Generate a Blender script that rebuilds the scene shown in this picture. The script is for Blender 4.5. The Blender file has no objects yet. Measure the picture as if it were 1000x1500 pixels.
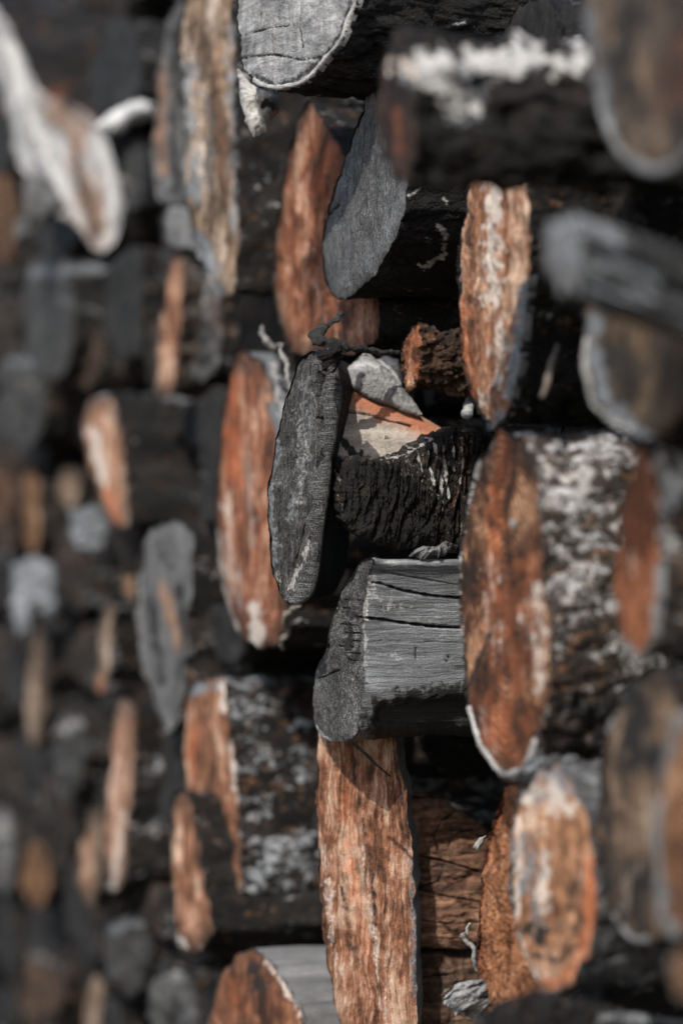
import bpy, math
import numpy as np
from mathutils import Matrix, Vector

R = math.radians
scene = bpy.context.scene
COL = scene.collection

# ---------------------------------------------------------------- camera
TH = R(20.0)                      # angle between the line of sight and the front of the pile
CAM = np.array([-0.593, 0.0, 0.90])
FWD = np.array([math.sin(TH), math.cos(TH), 0.0])
RGT = np.array([math.cos(TH), -math.sin(TH), 0.0])
UP = np.array([0.0, 0.0, 1.0])
F = 85.0 / 36.0 * 1500.0
cam = bpy.data.cameras.new('camera')
cam.lens = 85.0
cam.sensor_fit = 'VERTICAL'
cam.sensor_height = 36.0
cam.sensor_width = 24.0
cam.clip_start = 0.05
cam.clip_end = 500.0
cam.dof.use_dof = True
cam.dof.focus_distance = 1.65
cam.dof.aperture_fstop = 2.5
cam.dof.aperture_blades = 0
cam_o = bpy.data.objects.new('camera', cam)
COL.objects.link(cam_o)
m = Matrix.Identity(4)
for i in range(3):
    m[i][0] = RGT[i]; m[i][1] = UP[i]; m[i][2] = -FWD[i]; m[i][3] = CAM[i]
cam_o.matrix_world = m
scene.camera = cam_o

# ---------------------------------------------------------------- sky, sun, exposure
SUN = Vector((-0.47, -0.56, 0.685)).normalized()      # towards the sun
world = bpy.data.worlds.new('World')
scene.world = world
world.use_nodes = True
nt = world.node_tree
bg = nt.nodes['Background']
sky = nt.nodes.new('ShaderNodeTexSky')
sky.sky_type = 'NISHITA'
sky.sun_disc = False
sky.sun_elevation = math.asin(SUN.z)
sky.sun_rotation = math.atan2(SUN.x, SUN.y)
sky.air_density = 1.0
sky.dust_density = 1.6
nt.links.new(sky.outputs[0], bg.inputs[0])
bg.inputs[1].default_value = 0.15
sun = bpy.data.lights.new('sun', 'SUN')
sun.energy = 3.2
sun.angle = R(0.5)
sun.color = (1.0, 0.95, 0.87)
sun_o = bpy.data.objects.new('sun', sun)
sun_o.rotation_euler = SUN.to_track_quat('Z', 'Y').to_euler()
COL.objects.link(sun_o)
scene.view_settings.view_transform = 'Standard'
scene.view_settings.look = 'None'
scene.view_settings.exposure = 0.5
scene.view_settings.gamma = 1.0

# ---------------------------------------------------------------- numeric noise
rng = np.random.RandomState(7)
PERM = np.concatenate([rng.permutation(256)] * 3)
GRAD = rng.normal(size=(256, 3)).astype(np.float32)
GRAD /= np.linalg.norm(GRAD, axis=1)[:, None]

def pn(p):
    p = np.asarray(p, np.float32)
    i = np.floor(p).astype(np.int64)
    f = p - i
    u = f * f * f * (f * (f * 6 - 15) + 10)
    i &= 255
    out = []
    res = 0
    for dx in (0, 1):
        for dy in (0, 1):
            for dz in (0, 1):
                h = PERM[PERM[PERM[(i[:, 0] + dx) & 255] + ((i[:, 1] + dy) & 255)] + ((i[:, 2] + dz) & 255)]
                g = GRAD[h]
                dot = g[:, 0] * (f[:, 0] - dx) + g[:, 1] * (f[:, 1] - dy) + g[:, 2] * (f[:, 2] - dz)
                w = (u[:, 0] if dx else 1 - u[:, 0]) * (u[:, 1] if dy else 1 - u[:, 1]) * (u[:, 2] if dz else 1 - u[:, 2])
                res = res + w * dot
    return res * 1.6

def fbm(p, o=4, gain=0.5):
    r = 0; a = 1.0
    for k in range(o):
        r = r + a * pn(p * (2.03 ** k) + 17.3 * k); a *= gain
    return r

def ridge(p, o=3):
    r = 0; a = 1.0
    for k in range(o):
        r = r + a * (1 - 2 * np.abs(pn(p * (2.1 ** k) + 9.1 * k))); a *= 0.5
    return r

def plates(p, o=3):
    r = 0; a = 1.0
    for k in range(o):
        n = np.abs(pn(p * (2.2 ** k) + 5.7 * k + .15 * fbm(p * 1.7 * (2.2 ** k), 2)[:, None]))
        r = r + a * (sstep(0, .30, n) - .6); a *= .5
    return r

def sstep(a, b, x):
    t = np.clip((x - a) / (b - a), 0, 1)
    return t * t * (3 - 2 * t)

# ---------------------------------------------------------------- projection used for the layout
def ray(px):
    px = np.asarray(px, float).reshape(-1, 2)
    return FWD + ((px[:, :1] - 500) / F) * RGT + ((750 - px[:, 1:2]) / F) * UP

def at(px, d):
    return CAM + d * ray(px)

def on_plane(px, p0, n):
    r = ray(px)
    lam = ((p0 - CAM) @ n) / (r @ n)
    return CAM + lam[:, None] * r

def to_px(w):
    v = w - CAM
    d = np.maximum(v @ FWD, 0.05)
    return np.stack([500 + F * (v @ RGT) / d, 750 - F * (v @ UP) / d], 1)

def depth(px, w):
    return (-CAM[0] - w) / (math.sin(TH) + math.cos(TH) * (px - 500) / F)

def resample(pts, n, smooth=True):
    p = np.asarray(pts, float)
    if smooth:
        k = len(p); t = np.linspace(0, 1, 10, endpoint=False)[:, None]
        segs = []
        for i in range(k):
            a, b, c, e = p[i - 1], p[i], p[(i + 1) % k], p[(i + 2) % k]
            segs.append(0.5 * (2 * b + (c - a) * t + (2 * a - 5 * b + 4 * c - e) * t ** 2 + (3 * b - a - 3 * c + e) * t ** 3))
        p = np.concatenate(segs)
    q = np.concatenate([p, p[:1]])
    s = np.concatenate([[0], np.cumsum(np.linalg.norm(np.diff(q, axis=0), axis=1))])
    u = np.linspace(0, s[-1], n, endpoint=False)
    return np.stack([np.interp(u, s, q[:, j]) for j in range(q.shape[1])], 1)

def stroke_mask(px, p3, strokes, name, seed=0.0):
    out = np.zeros(len(px), np.float32)
    for st in strokes:
        if st[0] != name:
            continue
        _, strength, width, line = st[:4]
        jit = st[4] if len(st) > 4 else 0.7
        line = np.asarray(line, float).reshape(-1, 2)
        if len(line) == 1:
            d = np.linalg.norm(px - line[0], axis=1)
        else:
            d = np.full(len(px), 1e9)
            for a, b in zip(line[:-1], line[1:]):
                ab = b - a
                t = np.clip(((px - a) @ ab) / (ab @ ab), 0, 1)
                d = np.minimum(d, np.linalg.norm(px - a - t[:, None] * ab, axis=1))
        nz = fbm(np.stack([px[:, 0], px[:, 1] * .6, px[:, 0] * 0 + seed], 1) / (max(width * .9, 9.0) if name != 'carve' else max(width * 2.0, 14.0)) * (4 if name == 'r' else 1), 4, .6)
        d = d + nz * width * jit
        out = np.maximum(out, strength * (1 - (sstep(-width * .2, width * 1.7, d) if name == 'glow' else sstep(width * .35, width * 1.15, d) if name in ('carve', 'r') else sstep(width * .1, width * 1.4, d))))
    return out

# ---------------------------------------------------------------- mesh / object helpers
def mesh_from(name, V, Q, T=None, attrs=None, mat=None, smooth=True):
    me = bpy.data.meshes.new(name)
    T = np.zeros((0, 3), int) if T is None or len(T) == 0 else np.asarray(T)
    Q = np.zeros((0, 4), int) if Q is None or len(Q) == 0 else np.asarray(Q)
    me.vertices.add(len(V)); me.vertices.foreach_set('co', np.asarray(V, np.float32).ravel())
    nl = 4 * len(Q) + 3 * len(T)
    me.loops.add(nl)
    me.loops.foreach_set('vertex_index', np.concatenate([Q.ravel(), T.ravel()]).astype(np.int32))
    me.polygons.add(len(Q) + len(T))
    me.polygons.foreach_set('loop_start', np.concatenate([np.arange(len(Q)) * 4, 4 * len(Q) + np.arange(len(T)) * 3]).astype(np.int32))
    me.update(calc_edges=True)
    me.validate()
    me.polygons.foreach_set('use_smooth', np.full(len(me.polygons), smooth))
    for k, v in (attrs or {}).items():
        a = me.attributes.new(k, 'FLOAT', 'POINT')
        a.data.foreach_set('value', np.asarray(v, np.float32))
    if mat is not None:
        me.materials.append(mat)
    return me

def link(name, data, parent=None, mw=None):
    o = bpy.data.objects.new(name, data)
    COL.objects.link(o)
    if parent is not None:
        o.parent = parent
    if mw is not None:
        o.matrix_world = mw
    return o

def tag(o, label, cat, group=None, kind=None):
    if label: o['label'] = label
    if cat: o['category'] = cat
    if group: o['group'] = group
    if kind: o['kind'] = kind
    return o

def grid_quads(rows, n, off=0, flip=False):
    a = np.arange(rows - 1)[:, None] * n + np.arange(n)[None, :]
    b = np.arange(rows - 1)[:, None] * n + (np.arange(n)[None, :] + 1) % n
    q = np.stack([a, b, b + n, a + n], -1).reshape(-1, 4) + off
    return q[:, ::-1] if flip else q

def frame_matrix(p0, x, y, z):
    M = Matrix.Identity(4)
    for i in range(3):
        M[i][0] = x[i]; M[i][1] = y[i]; M[i][2] = z[i]; M[i][3] = p0[i]
    return M

# ---------------------------------------------------------------- materials
class G:
    def __init__(s, name):
        s.m = bpy.data.materials.new(name); s.m.use_nodes = True
        s.t = s.m.node_tree; s.N = s.t.nodes; s.L = s.t.links
        s.b = s.N['Principled BSDF']
        s.tc = s.N.new('ShaderNodeTexCoord').outputs['Object']
    def put(s, sock, v):
        if hasattr(v, 'is_output'): s.L.new(v, sock)
        else:
            if isinstance(v, tuple) and len(v) == 3 and sock.type == 'RGBA': v = v + (1,)
            sock.default_value = v
    def vec(s, scale=(1, 1, 1), loc=(0, 0, 0), src=None, rot=(0, 0, 0)):
        n = s.N.new('ShaderNodeMapping'); n.vector_type = 'POINT'
        s.L.new(src or s.tc, n.inputs[0]); n.inputs[1].default_value = loc; n.inputs[2].default_value = rot; n.inputs[3].default_value = scale
        return n.outputs[0]
    def noise(s, v, scale=1, det=4, rough=.55, dist=0):
        n = s.N.new('ShaderNodeTexNoise'); s.L.new(v, n.inputs['Vector'])
        n.inputs['Scale'].default_value = scale; n.inputs['Detail'].default_value = det
        n.inputs['Roughness'].default_value = rough; n.inputs['Distortion'].default_value = dist
        return n.outputs[0]
    def noisec(s, v, scale=1, det=2):
        n = s.N.new('ShaderNodeTexNoise'); s.L.new(v, n.inputs['Vector'])
        n.inputs['Scale'].default_value = scale; n.inputs['Detail'].default_value = det
        return n.outputs[1]
    def vor(s, v, scale=1, feature='F1', rnd=1):
        n = s.N.new('ShaderNodeTexVoronoi'); n.feature = feature; s.L.new(v, n.inputs['Vector'])
        n.inputs['Scale'].default_value = scale; n.inputs['Randomness'].default_value = rnd
        return n.outputs[0]
    def cell(s, v, scale):
        n = s.N.new('ShaderNodeTexVoronoi'); s.L.new(v, n.inputs['Vector']); n.inputs['Scale'].default_value = scale
        q = s.N.new('ShaderNodeSeparateColor'); s.L.new(n.outputs['Color'], q.inputs[0])
        return q.outputs[0]
    def math(s, op, a, b=0.0, c=None, clamp=False):
        n = s.N.new('ShaderNodeMath'); n.operation = op; n.use_clamp = clamp
        s.put(n.inputs[0], a); s.put(n.inputs[1], b)
        if c is not None: s.put(n.inputs[2], c)
        return n.outputs[0]
    def vmath(s, op, a, b=(0, 0, 0), scale=None):
        n = s.N.new('ShaderNodeVectorMath'); n.operation = op
        s.put(n.inputs[0], a); s.put(n.inputs[1], b)
        if scale is not None: n.inputs['Scale'].default_value = scale
        return n.outputs['Value'] if op == 'LENGTH' else n.outputs[0]
    def step(s, x, lo, hi, a=0.0, b=1.0):
        n = s.N.new('ShaderNodeMapRange'); n.interpolation_type = 'SMOOTHSTEP'
        s.put(n.inputs[0], x)
        n.inputs[1].default_value = lo; n.inputs[2].default_value = hi; n.inputs[3].default_value = a; n.inputs[4].default_value = b
        return n.outputs[0]
    def ramp(s, x, stops):
        n = s.N.new('ShaderNodeValToRGB'); s.L.new(x, n.inputs[0])
        e = n.color_ramp.elements
        while len(e) < len(stops): e.new(0.5)
        for el, (p, c) in zip(e, stops):
            el.position = p; el.color = tuple(c) + (1,)
        return n.outputs[0]
    def mix(s, f, a, b, mode='MIX'):
        n = s.N.new('ShaderNodeMix'); n.data_type = 'RGBA'; n.blend_type = mode; n.clamp_factor = True
        s.put(n.inputs[0], f); s.put(n.inputs[6], a); s.put(n.inputs[7], b)
        return n.outputs[2]
    def attr(s, name):
        n = s.N.new('ShaderNodeAttribute'); n.attribute_name = name
        return n.outputs['Fac']
    def bump(s, h, dist=.001, strength=1.0, prev=None):
        n = s.N.new('ShaderNodeBump'); s.L.new(h, n.inputs['Height'])
        n.inputs['Distance'].default_value = dist; n.inputs['Strength'].default_value = strength
        if prev: s.L.new(prev, n.inputs['Normal'])
        return n.outputs[0]
    def finish(s, col, rough=.8, spec=.35, normal=None):
        s.put(s.b.inputs['Base Color'], col); s.put(s.b.inputs['Roughness'], rough)
        s.b.inputs['Specular IOR Level'].default_value = spec
        if normal: s.L.new(normal, s.b.inputs['Normal'])
        return s.m

ORANGE = ((.065, .030, .017), (.33, .148, .078), (.66, .47, .34))
BROWN = ((.045, .025, .015), (.22, .115, .055), (.46, .34, .24))
REDDY = ((.060, .024, .013), (.31, .112, .053), (.62, .40, .27))
TAN = ((.07, .048, .034), (.27, .19, .13), (.50, .42, .35))

def tail(g, col, h=None, rimlo=.86, soot=(.022, .021, .020), palec=(.62, .60, .57), stain_shade_c=(.011, .0105, .010), glowc=(.40, .125, .05), grayc=(.17, .18, .19), gl=.42, tex=None):
    """stains and painted shade, pale sapwood and painted highlights, reddish and weathered patches painted by the per-vertex masks"""
    fine = g.noise(g.vec(), 420, 4, .6)
    w = g.math('SUBTRACT', fine, .5)
    def m(name):
        a = g.attr(name)
        if tex is not None: a = g.math('ADD', a, g.math('MULTIPLY', g.math('SUBTRACT', tex, .5), g.math('MULTIPLY', g.step(a, 0, .35), 1.5)))
        return g.step(g.math('ADD', a, g.math('MULTIPLY', w, g.math('MULTIPLY', g.step(a, 0, .3), 1.1))), .18, .85)
    gm_ = g.math('MULTIPLY', g.step(g.attr('glow'), 0, 1.0), .9)
    col = g.mix(gm_, col, g.mix(gl, g.mix(fine, tuple(c * .6 for c in glowc), tuple(min(1, c * 1.4) for c in glowc)), g.mix(1.0, col, (1.5, .85, .6), 'MULTIPLY')))
    col = g.mix(m('gray'), col, g.mix(g.step(fine, .3, .7), tuple(c * .55 for c in grayc), tuple(c * 1.5 for c in grayc)))
    col = g.mix(m('pale'), col, g.mix(g.step(fine, .3, .7), tuple(c * .75 for c in palec), palec))
    col = g.mix(m('stain_shade'), col, g.mix(fine, stain_shade_c, tuple(c * 2.2 for c in stain_shade_c)))
    return col

def mat_end(name, pal=ORANGE, seed=0.0, ring=.35, streak=.5, stain_shade=.5, ringf=300, center=(0, 0), rimdark=1.0, bias=0.0, saw=.5, grain=(1, 260, 14), palec=(.68, .58, .50), mottle=1.0, rimlo=.86):
    g = G(name)
    v = g.vec(loc=(seed, seed * 1.7, seed * .6))
    wv = g.vmath('ADD', g.tc, g.vmath('SCALE', g.vmath('SUBTRACT', g.noisec(v, 30, 4), (.5, .5, .5)), scale=.014))
    low = g.noise(v, 22, 5, .6, .4)
    st = g.noise(g.vec(scale=grain, loc=(seed, seed, seed), src=wv), 1, 7, .66, 1.0)
    st2 = g.noise(g.vec(scale=(1, grain[1] * .28, grain[2] * .9), loc=(seed * 2, seed, 1), src=wv), 1, 6, .62, .8)
    fine = g.noise(v, 900, 3, .6)
    mid = g.noise(v, 170, 5, .6)
    wob = g.vmath('SCALE', g.vmath('SUBTRACT', g.noisec(v, 26, 3), (.5, .5, .5)), scale=.022)
    rv = g.vmath('MULTIPLY', g.vmath('ADD', g.vmath('SUBTRACT', g.tc, (0, center[0], center[1])), wob), (0, 1.7, 1.0))
    r = g.vmath('LENGTH', rv)
    rg = g.math('SINE', g.math('MULTIPLY', r, ringf * 6.28 / 2))
    rg = g.math('POWER', g.math('ADD', g.math('MULTIPLY', rg, .5), .5), 1.6)
    f = g.math('ADD', g.math('MULTIPLY', low, 1.2 * stain_shade + .25), g.math('MULTIPLY', st, streak))
    f = g.math('ADD', f, g.math('MULTIPLY', st2, streak * .9))
    f = g.math('ADD', f, g.math('MULTIPLY', g.math('MULTIPLY', rg, g.step(low, .42, .62, .15, 1.0)), ring * .22))
    f = g.math('ADD', f, g.math('MULTIPLY', mid, .35))
    f = g.math('ADD', f, g.math('MULTIPLY', fine, .22))
    tot = (1.2 * stain_shade + .25 + streak * 1.9 + .57) * .5 + ring * .09
    f = g.math('ADD', g.math('MULTIPLY', g.math('SUBTRACT', f, tot), 1.95), .47 + bias)
    d, c, l = pal
    mc = tuple((a + b) / 2 for a, b in zip(d, c))
    col = g.ramp(f, [(0.12, d), (.36, mc), (.55, c), (.95, l)])
    if rimdark > 0:
        rad = g.math('ADD', g.attr('rad'), g.math('MULTIPLY', g.math('SUBTRACT', mid, .5), .22 if rimlo > .8 else .9))
        col = g.mix(g.math('MULTIPLY', g.step(rad, rimlo, 1.0 if rimlo > .8 else 1.04), rimdark), col, (.030, .024, .020))
    mot = g.noise(g.vec(scale=(1, 1.6, .8), loc=(seed * 3, 1, seed)), 75, 6, .62, .5)
    col = g.mix(mottle, col, g.ramp(mot, [(.30, (.30, .26, .24)), (.45, (.78, .76, .75)), (.58, (1.15, 1.15, 1.15))]), 'MULTIPLY')
    col = tail(g, col, palec=palec, tex=st)
    h = g.math('ADD', g.math('MULTIPLY', st, 1.1), g.math('ADD', g.math('MULTIPLY', fine, .5), g.math('MULTIPLY', rg, .12 * ring)))
    h = g.math('ADD', h, g.math('MULTIPLY', mid, .6))
    return g.finish(col, .82, .25, g.bump(h, .0016 * saw * 2, .9))

def mat_bark(name, dark=(.0105, .0095, .0088), white=.5, brown=.25, scale=1.0, seed=0.0, whitec=(.58, .59, .61), stretch=.55, brownc=(.26, .13, .06), spec=.22):
    """flaky bark: small plates, some frosted pale, some rusty, black between them"""
    g = G(name)
    wv = g.vmath('ADD', g.tc, g.vmath('SCALE', g.vmath('SUBTRACT', g.noisec(g.vec(), 60 * scale, 5), (.5, .5, .5)), scale=.022 / scale))
    v = g.vec(scale=(stretch, 1, 1), loc=(seed, seed, seed), src=wv)
    n1 = g.noise(v, 55 * scale, 9, .74, .2)
    n2 = g.noise(v, 20 * scale, 4, .6)
    n3 = g.noise(v, 420 * scale, 5, .65)
    n4 = g.noise(g.vec(loc=(seed + 3, 1, 2), src=wv), 90 * scale, 6, .7)
    ca = g.cell(v, 95 * scale)
    cb = g.cell(v, 240 * scale)
    cr = g.vor(v, 95 * scale, 'DISTANCE_TO_EDGE')
    base = g.ramp(n3, [(.3, tuple(c * .5 for c in dark)), (.7, tuple(c * 2.0 for c in dark))])
    base = g.mix(1.0, base, g.ramp(n2, [(.32, (.5, .5, .5)), (.5, (1, 1, 1)), (.66, (2.0, 1.95, 1.9))]), 'MULTIPLY')
    f4 = g.math('ADD', g.math('MULTIPLY', n4, .7), g.math('MULTIPLY', cb, .3))
    bm = g.math('MULTIPLY', g.step(f4, .66 - .20 * brown, .76 - .20 * brown), min(1, brown * 2.5))
    col = g.mix(bm, base, g.ramp(n3, [(.3, tuple(c * .35 for c in brownc)), (.75, brownc)]))
    f = g.math('ADD', g.math('MULTIPLY', n1, .62), g.math('MULTIPLY', n2, .30))
    f = g.math('ADD', f, g.math('ADD', g.math('MULTIPLY', ca, .10), g.math('MULTIPLY', cb, .08)))
    f = g.math('ADD', f, g.math('MULTIPLY', g.math('SUBTRACT', n3, .5), .30))
    t = .70 - .20 * white
    wm = g.math('MULTIPLY', g.step(f, t, t + .075), g.step(cr, .01, .08, .45, 1.0))
    col = g.mix(g.math('MULTIPLY', wm, .92 if white > 0 else 0), col, g.ramp(n3, [(.28, tuple(c * .32 for c in whitec)), (.66, whitec)]))
    col = tail(g, col)
    h = g.math('ADD', g.math('MULTIPLY', g.step(cr, 0, .10), .35), g.math('ADD', g.math('MULTIPLY', n1, 1.3), g.math('MULTIPLY', n3, .7)))
    h = g.math('ADD', h, g.math('MULTIPLY', cb, .25))
    return g.finish(col, g.step(n3, .3, .7, .5, .9), spec, g.bump(h, .0035, .95))

def mat_char(name, lo=.016, hi=.10, seed=0.0, grain=(18, 260, 40), tint=(1.0, .985, .965), speck=.5, axis_cracks=True, spec=.5, rot=(0, 0, 0)):
    """blackened wood with a fine silky grain and pale specks"""
    g = G(name)
    v = g.vec(scale=grain, loc=(seed, seed, seed), rot=rot)
    n = g.noise(v, 1, 7, .65, .5)
    lo_n = g.noise(g.vec(loc=(seed, 0, seed)), 30, 4, .6)
    fine = g.noise(g.vec(loc=(seed, 0, seed)), 1100, 3, .65)
    f = g.math('ADD', g.math('MULTIPLY', n, .65), g.math('MULTIPLY', lo_n, .5))
    fib = g.noise(g.vec(scale=tuple(a * 3.2 for a in grain), loc=(seed, 3, seed), rot=rot), 1, 3, .6, .3)
    f = g.math('ADD', f, g.math('MULTIPLY', g.math('SUBTRACT', fine, .5), .9 * speck + .2))
    f = g.math('ADD', f, g.math('MULTIPLY', g.math('SUBTRACT', fib, .5), .55))
    c = lambda k: tuple(k * t for t in tint)
    col = g.ramp(f, [(.36, c(lo * .7)), (.52, c((lo + hi) * .36)), (.66, c(hi)), (.84, c(hi * 2.6))])
    col = tail(g, col)
    h = g.math('ADD', g.math('MULTIPLY', n, 1.2), g.math('ADD', g.math('MULTIPLY', fine, .9), g.math('MULTIPLY', fib, 1.0)))
    return g.finish(col, g.step(fine, .35, .65, .36, .8), spec, g.bump(h, .003, 1.0))

def mat_weathered(name, lo=.05, mid=.17, hi=.36, seed=0.0, grain=(9, 230, 230), tint=(1.0, .995, .985), cross=0.0, spec=.35, glowc=(.40, .125, .05)):
    """silvery wood dried by the weather"""
    g = G(name)
    wv = g.vmath('ADD', g.tc, g.vmath('SCALE', g.vmath('SUBTRACT', g.noisec(g.vec(), 18, 3), (.5, .5, .5)), scale=.012))
    n = g.noise(g.vec(scale=grain, loc=(seed, seed, seed), src=wv), 1, 7, .66, .25)
    n2 = g.noise(g.vec(scale=tuple(a * .22 for a in grain), loc=(seed, 2, seed), src=wv), 1, 5, .6, .2)
    low = g.noise(g.vec(loc=(seed, seed, 1)), 26, 4, .6)
    fine = g.noise(g.vec(loc=(seed, 0, seed)), 800, 4, .65)
    f = g.math('ADD', g.math('MULTIPLY', n, .5), g.math('MULTIPLY', n2, .45))
    f = g.math('ADD', f, g.math('MULTIPLY', low, .35))
    f = g.math('ADD', f, g.math('MULTIPLY', g.math('SUBTRACT', fine, .5), .35))
    f = g.math('ADD', g.math('MULTIPLY', g.math('SUBTRACT', f, .65), 1.65), .65)
    if cross:
        n5 = g.noise(g.vec(scale=(grain[0], grain[2], grain[1]), loc=(seed, 5, 3), src=wv), 1, 5, .6, .3)
        f = g.math('ADD', f, g.math('MULTIPLY', g.math('SUBTRACT', n5, .5), cross))
    c = lambda k: tuple(k * t for t in tint)
    col = g.ramp(f, [(.36, c(lo)), (.55, c(mid * .8)), (.70, c(mid * 1.15)), (.9, c(hi))])
    col = tail(g, col, gl=.12, glowc=glowc)
    h = g.math('ADD', g.math('MULTIPLY', n, 1.2), g.math('ADD', g.math('MULTIPLY', n2, .8), g.math('MULTIPLY', fine, .4)))
    return g.finish(col, .72, spec, g.bump(h, .0022, 1.0))

# ---------------------------------------------------------------- log builder
CLEAR = []      # (outline seen from the front, distance) of the loose pieces, kept free of the logs put in later
CROSS = []      # (yz polygon, name) of every log of the front, for packing the rest

def masks_for(P3, M, strokes, seed):
    W = P3 @ np.array(M.to_3x3()).T + np.array(M.translation)
    px = to_px(W)
    return {k: stroke_mask(px, P3, strokes, k, seed) for k in ('pale', 'stain_shade', 'glow', 'gray')}, px

def side_disp(p, kind, amp, fr, seed):
    q = p + seed
    if kind == 'bark':
        return amp * (plates(q * np.array([.5, 1, 1]) * fr * .9, 3) * .55 + .6 * fbm(q * fr * .4, 3) + .25 * fbm(q * fr * 4, 3) - .2)
    if kind == 'lumpy':
        return amp * (fbm(q * fr * np.array([.7, 1, 1]), 5, .6) + .4 * ridge(q * fr * .8, 2) - .2)
    if kind == 'plank':
        return amp * (fbm(q * np.array([.06, 1, 1]) * fr, 4, .6))
    if kind == 'char':
        c = ridge(q * np.array([.9, .9, .9]) * fr, 3)
        return amp * (.5 * fbm(q * np.array([.25, 1, 1]) * fr, 4) - .5 * np.maximum(0, c - .9))
    return amp * fbm(q * fr, 4)

def build_log(name, label, p0, A, O, side, end, cat='log', group=None, L=.42, nr=18, nl=36, kind='bark', amp=.004, fr=45, eamp=.0007, efr=260, erough='saw',
              cham=.0025, strokes=(), rim=None, seed=1.0, taper=0.0, endpart='cut_end', sidepart='bark', dense=2.0):
    """O: outline of the end face, world points. A: unit axis into the pile."""
    A = np.asarray(A, float)
    z = UP - A * (UP @ A); z /= np.linalg.norm(z)
    y = np.cross(z, A)
    M = frame_matrix(p0, A, y, z)
    B = np.stack([A, y, z], 1)
    o = (O - p0) @ B
    c = o.mean(0)
    n = len(o)
    yz = o[:, 1:]
    area = .5 * np.sum(yz[:, 0] * np.roll(yz[:, 1], -1) - np.roll(yz[:, 0], -1) * yz[:, 1])
    if area < 0:
        o = o[::-1].copy(); yz = o[:, 1:]
    tang = np.roll(yz, -3, 0) - np.roll(yz, 3, 0)
    nv = np.stack([tang[:, 1], -tang[:, 0]], 1); nv /= np.linalg.norm(nv, axis=1)[:, None] + 1e-9
    # side
    xs = L * np.linspace(0, 1, nl) ** dense
    P = np.repeat(o[None], nl, 0).copy()
    hw = max(3, int(n * .03)); ker = np.hanning(2 * hw + 3)[1:-1]; ker /= ker.sum()
    osm = np.stack([np.convolve(np.concatenate([o[-hw:, j], o[:, j], o[:hw, j]]), ker, 'valid') for j in range(3)], 1)
    P = P + (osm - o)[None] * sstep(0, .012, xs)[:, None, None]
    tp = 1 - taper * xs / L
    P[:, :, 1:] = c[1:] + (P[:, :, 1:] - c[1:]) * tp[:, None, None]
    P[:, :, 0] += xs[:, None]
    P = P.reshape(-1, 3)
    dsp = side_disp(P, kind, amp, fr, seed)
    NV = np.tile(nv, (nl, 1))
    mk, px = masks_for(P, M, strokes, seed)
    carve = np.zeros(len(P))
    for st in strokes:
        if st[0] == 'carve':
            mm = stroke_mask(px, P, [('carve', 1.0, st[2], st[3], st[5] if len(st) > 5 else .5)], 'carve', seed)
            carve = np.maximum(carve, mm * st[1])
            if st[1] > 0.001: mk['stain_shade'] = np.maximum(mk['stain_shade'], mm * .9)
    dsp = dsp - carve
    P[:, 1:] += NV * dsp[:, None]
    rowx = np.repeat(xs, n)
    # end
    rr = np.linspace(0, 1, nr + 1)[1:] ** .85
    E = c + (o - c)[None] * rr[:, None, None]
    d0 = dsp[:n]
    E[:, :, 1:] += nv[None] * (d0[None] * (rr[:, None] ** 4))[:, :, None]
    E = E.reshape(-1, 3)
    rad = np.repeat(rr, n)
    E = np.concatenate([c[None], E]); rad = np.concatenate([[0], rad])
    mkE, pxE = masks_for(E, M, strokes, seed + 3)
    eh = eamp * fbm((E + seed) * np.array([1, efr, efr * (.25 if erough == 'saw' else 1)]), 4, .6) + eamp * 1.5 * fbm((E + seed) * 40, 3)
    for st in strokes:
        if st[0] == 'carve':
            mm = stroke_mask(pxE, E, [('carve', 1.0, st[2], st[3], st[5] if len(st) > 5 else .5)], 'carve', seed)
            eh = eh - mm * st[1]
            if st[1] > 0.001: mkE['stain_shade'] = np.maximum(mkE['stain_shade'], mm * .9)
    E[:, 0] += cham * rad ** 14 - eh
    P[:n] = E[1 + (nr - 1) * n:]
    mkE['rad'] = rad
    mk['rad'] = np.ones(len(P))
    # meshes
    S = np.concatenate([P, (c + [L, 0, 0])[None]])
    for k in mk: mk[k] = np.concatenate([mk[k], mk[k][-1:]])
    T = np.stack([np.full(n, len(P)), (nl - 1) * n + np.arange(n), (nl - 1) * n + (np.arange(n) + 1) % n], 1)
    em = link(name, None, None, M)
    bpy.context.view_layer.update()
    tag(em, label, cat, group)
    ms = mesh_from(sidepart, S, grid_quads(nl, n, 0, False), T[:, ::-1], mk, side)
    link(sidepart, ms, em)
    T = np.stack([np.zeros(n, int), 1 + np.arange(n), 1 + (np.arange(n) + 1) % n], 1)
    me = mesh_from(endpart, E, grid_quads(nr, n, 1, False), T[:, ::-1], mkE, end)
    # correct winding: face the end outward (-x)
    link(endpart, me, em)
    if rim:
        # a pale band of inner bark standing proud along stretches of the edge
        wr, h, rm, lines = rim
        oo = P[:n]
        oo = np.stack([np.convolve(np.concatenate([oo[-hw:, j], oo[:, j], oo[:hw, j]]), ker, 'valid') for j in range(3)], 1)
        pxo = to_px(oo @ B.T + p0)
        pres = stroke_mask(pxo, oo, [('r', 1.0, w_ * 1.6, l_, .35) for w_, l_ in lines], 'r', seed)
        pres = sstep(.25, .55, pres + .45 * fbm(oo * 42, 4) * (pres > .02))
        rows = []
        for f, hh in ((-wr, -.0), (-wr * .75, 1.0), (-wr * .2, 1.15), (wr * .12, .9), (wr * .25, .1), (wr * .2, -1.5)):
            q = oo.copy()
            q[:, 1:] += nv * (f * (.8 + .6 * fbm(oo * 40 + f * 4, 4)))[:, None]
            q[:, 0] -= h * hh * pres + .0006 * fbm(oo * 110 + hh, 3)
            q[:, 0] += (1 - pres) * .014; q[:, 1:] -= nv * ((1 - pres) * .008)[:, None]
            rows.append(q)
        V = np.concatenate(rows)
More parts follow.
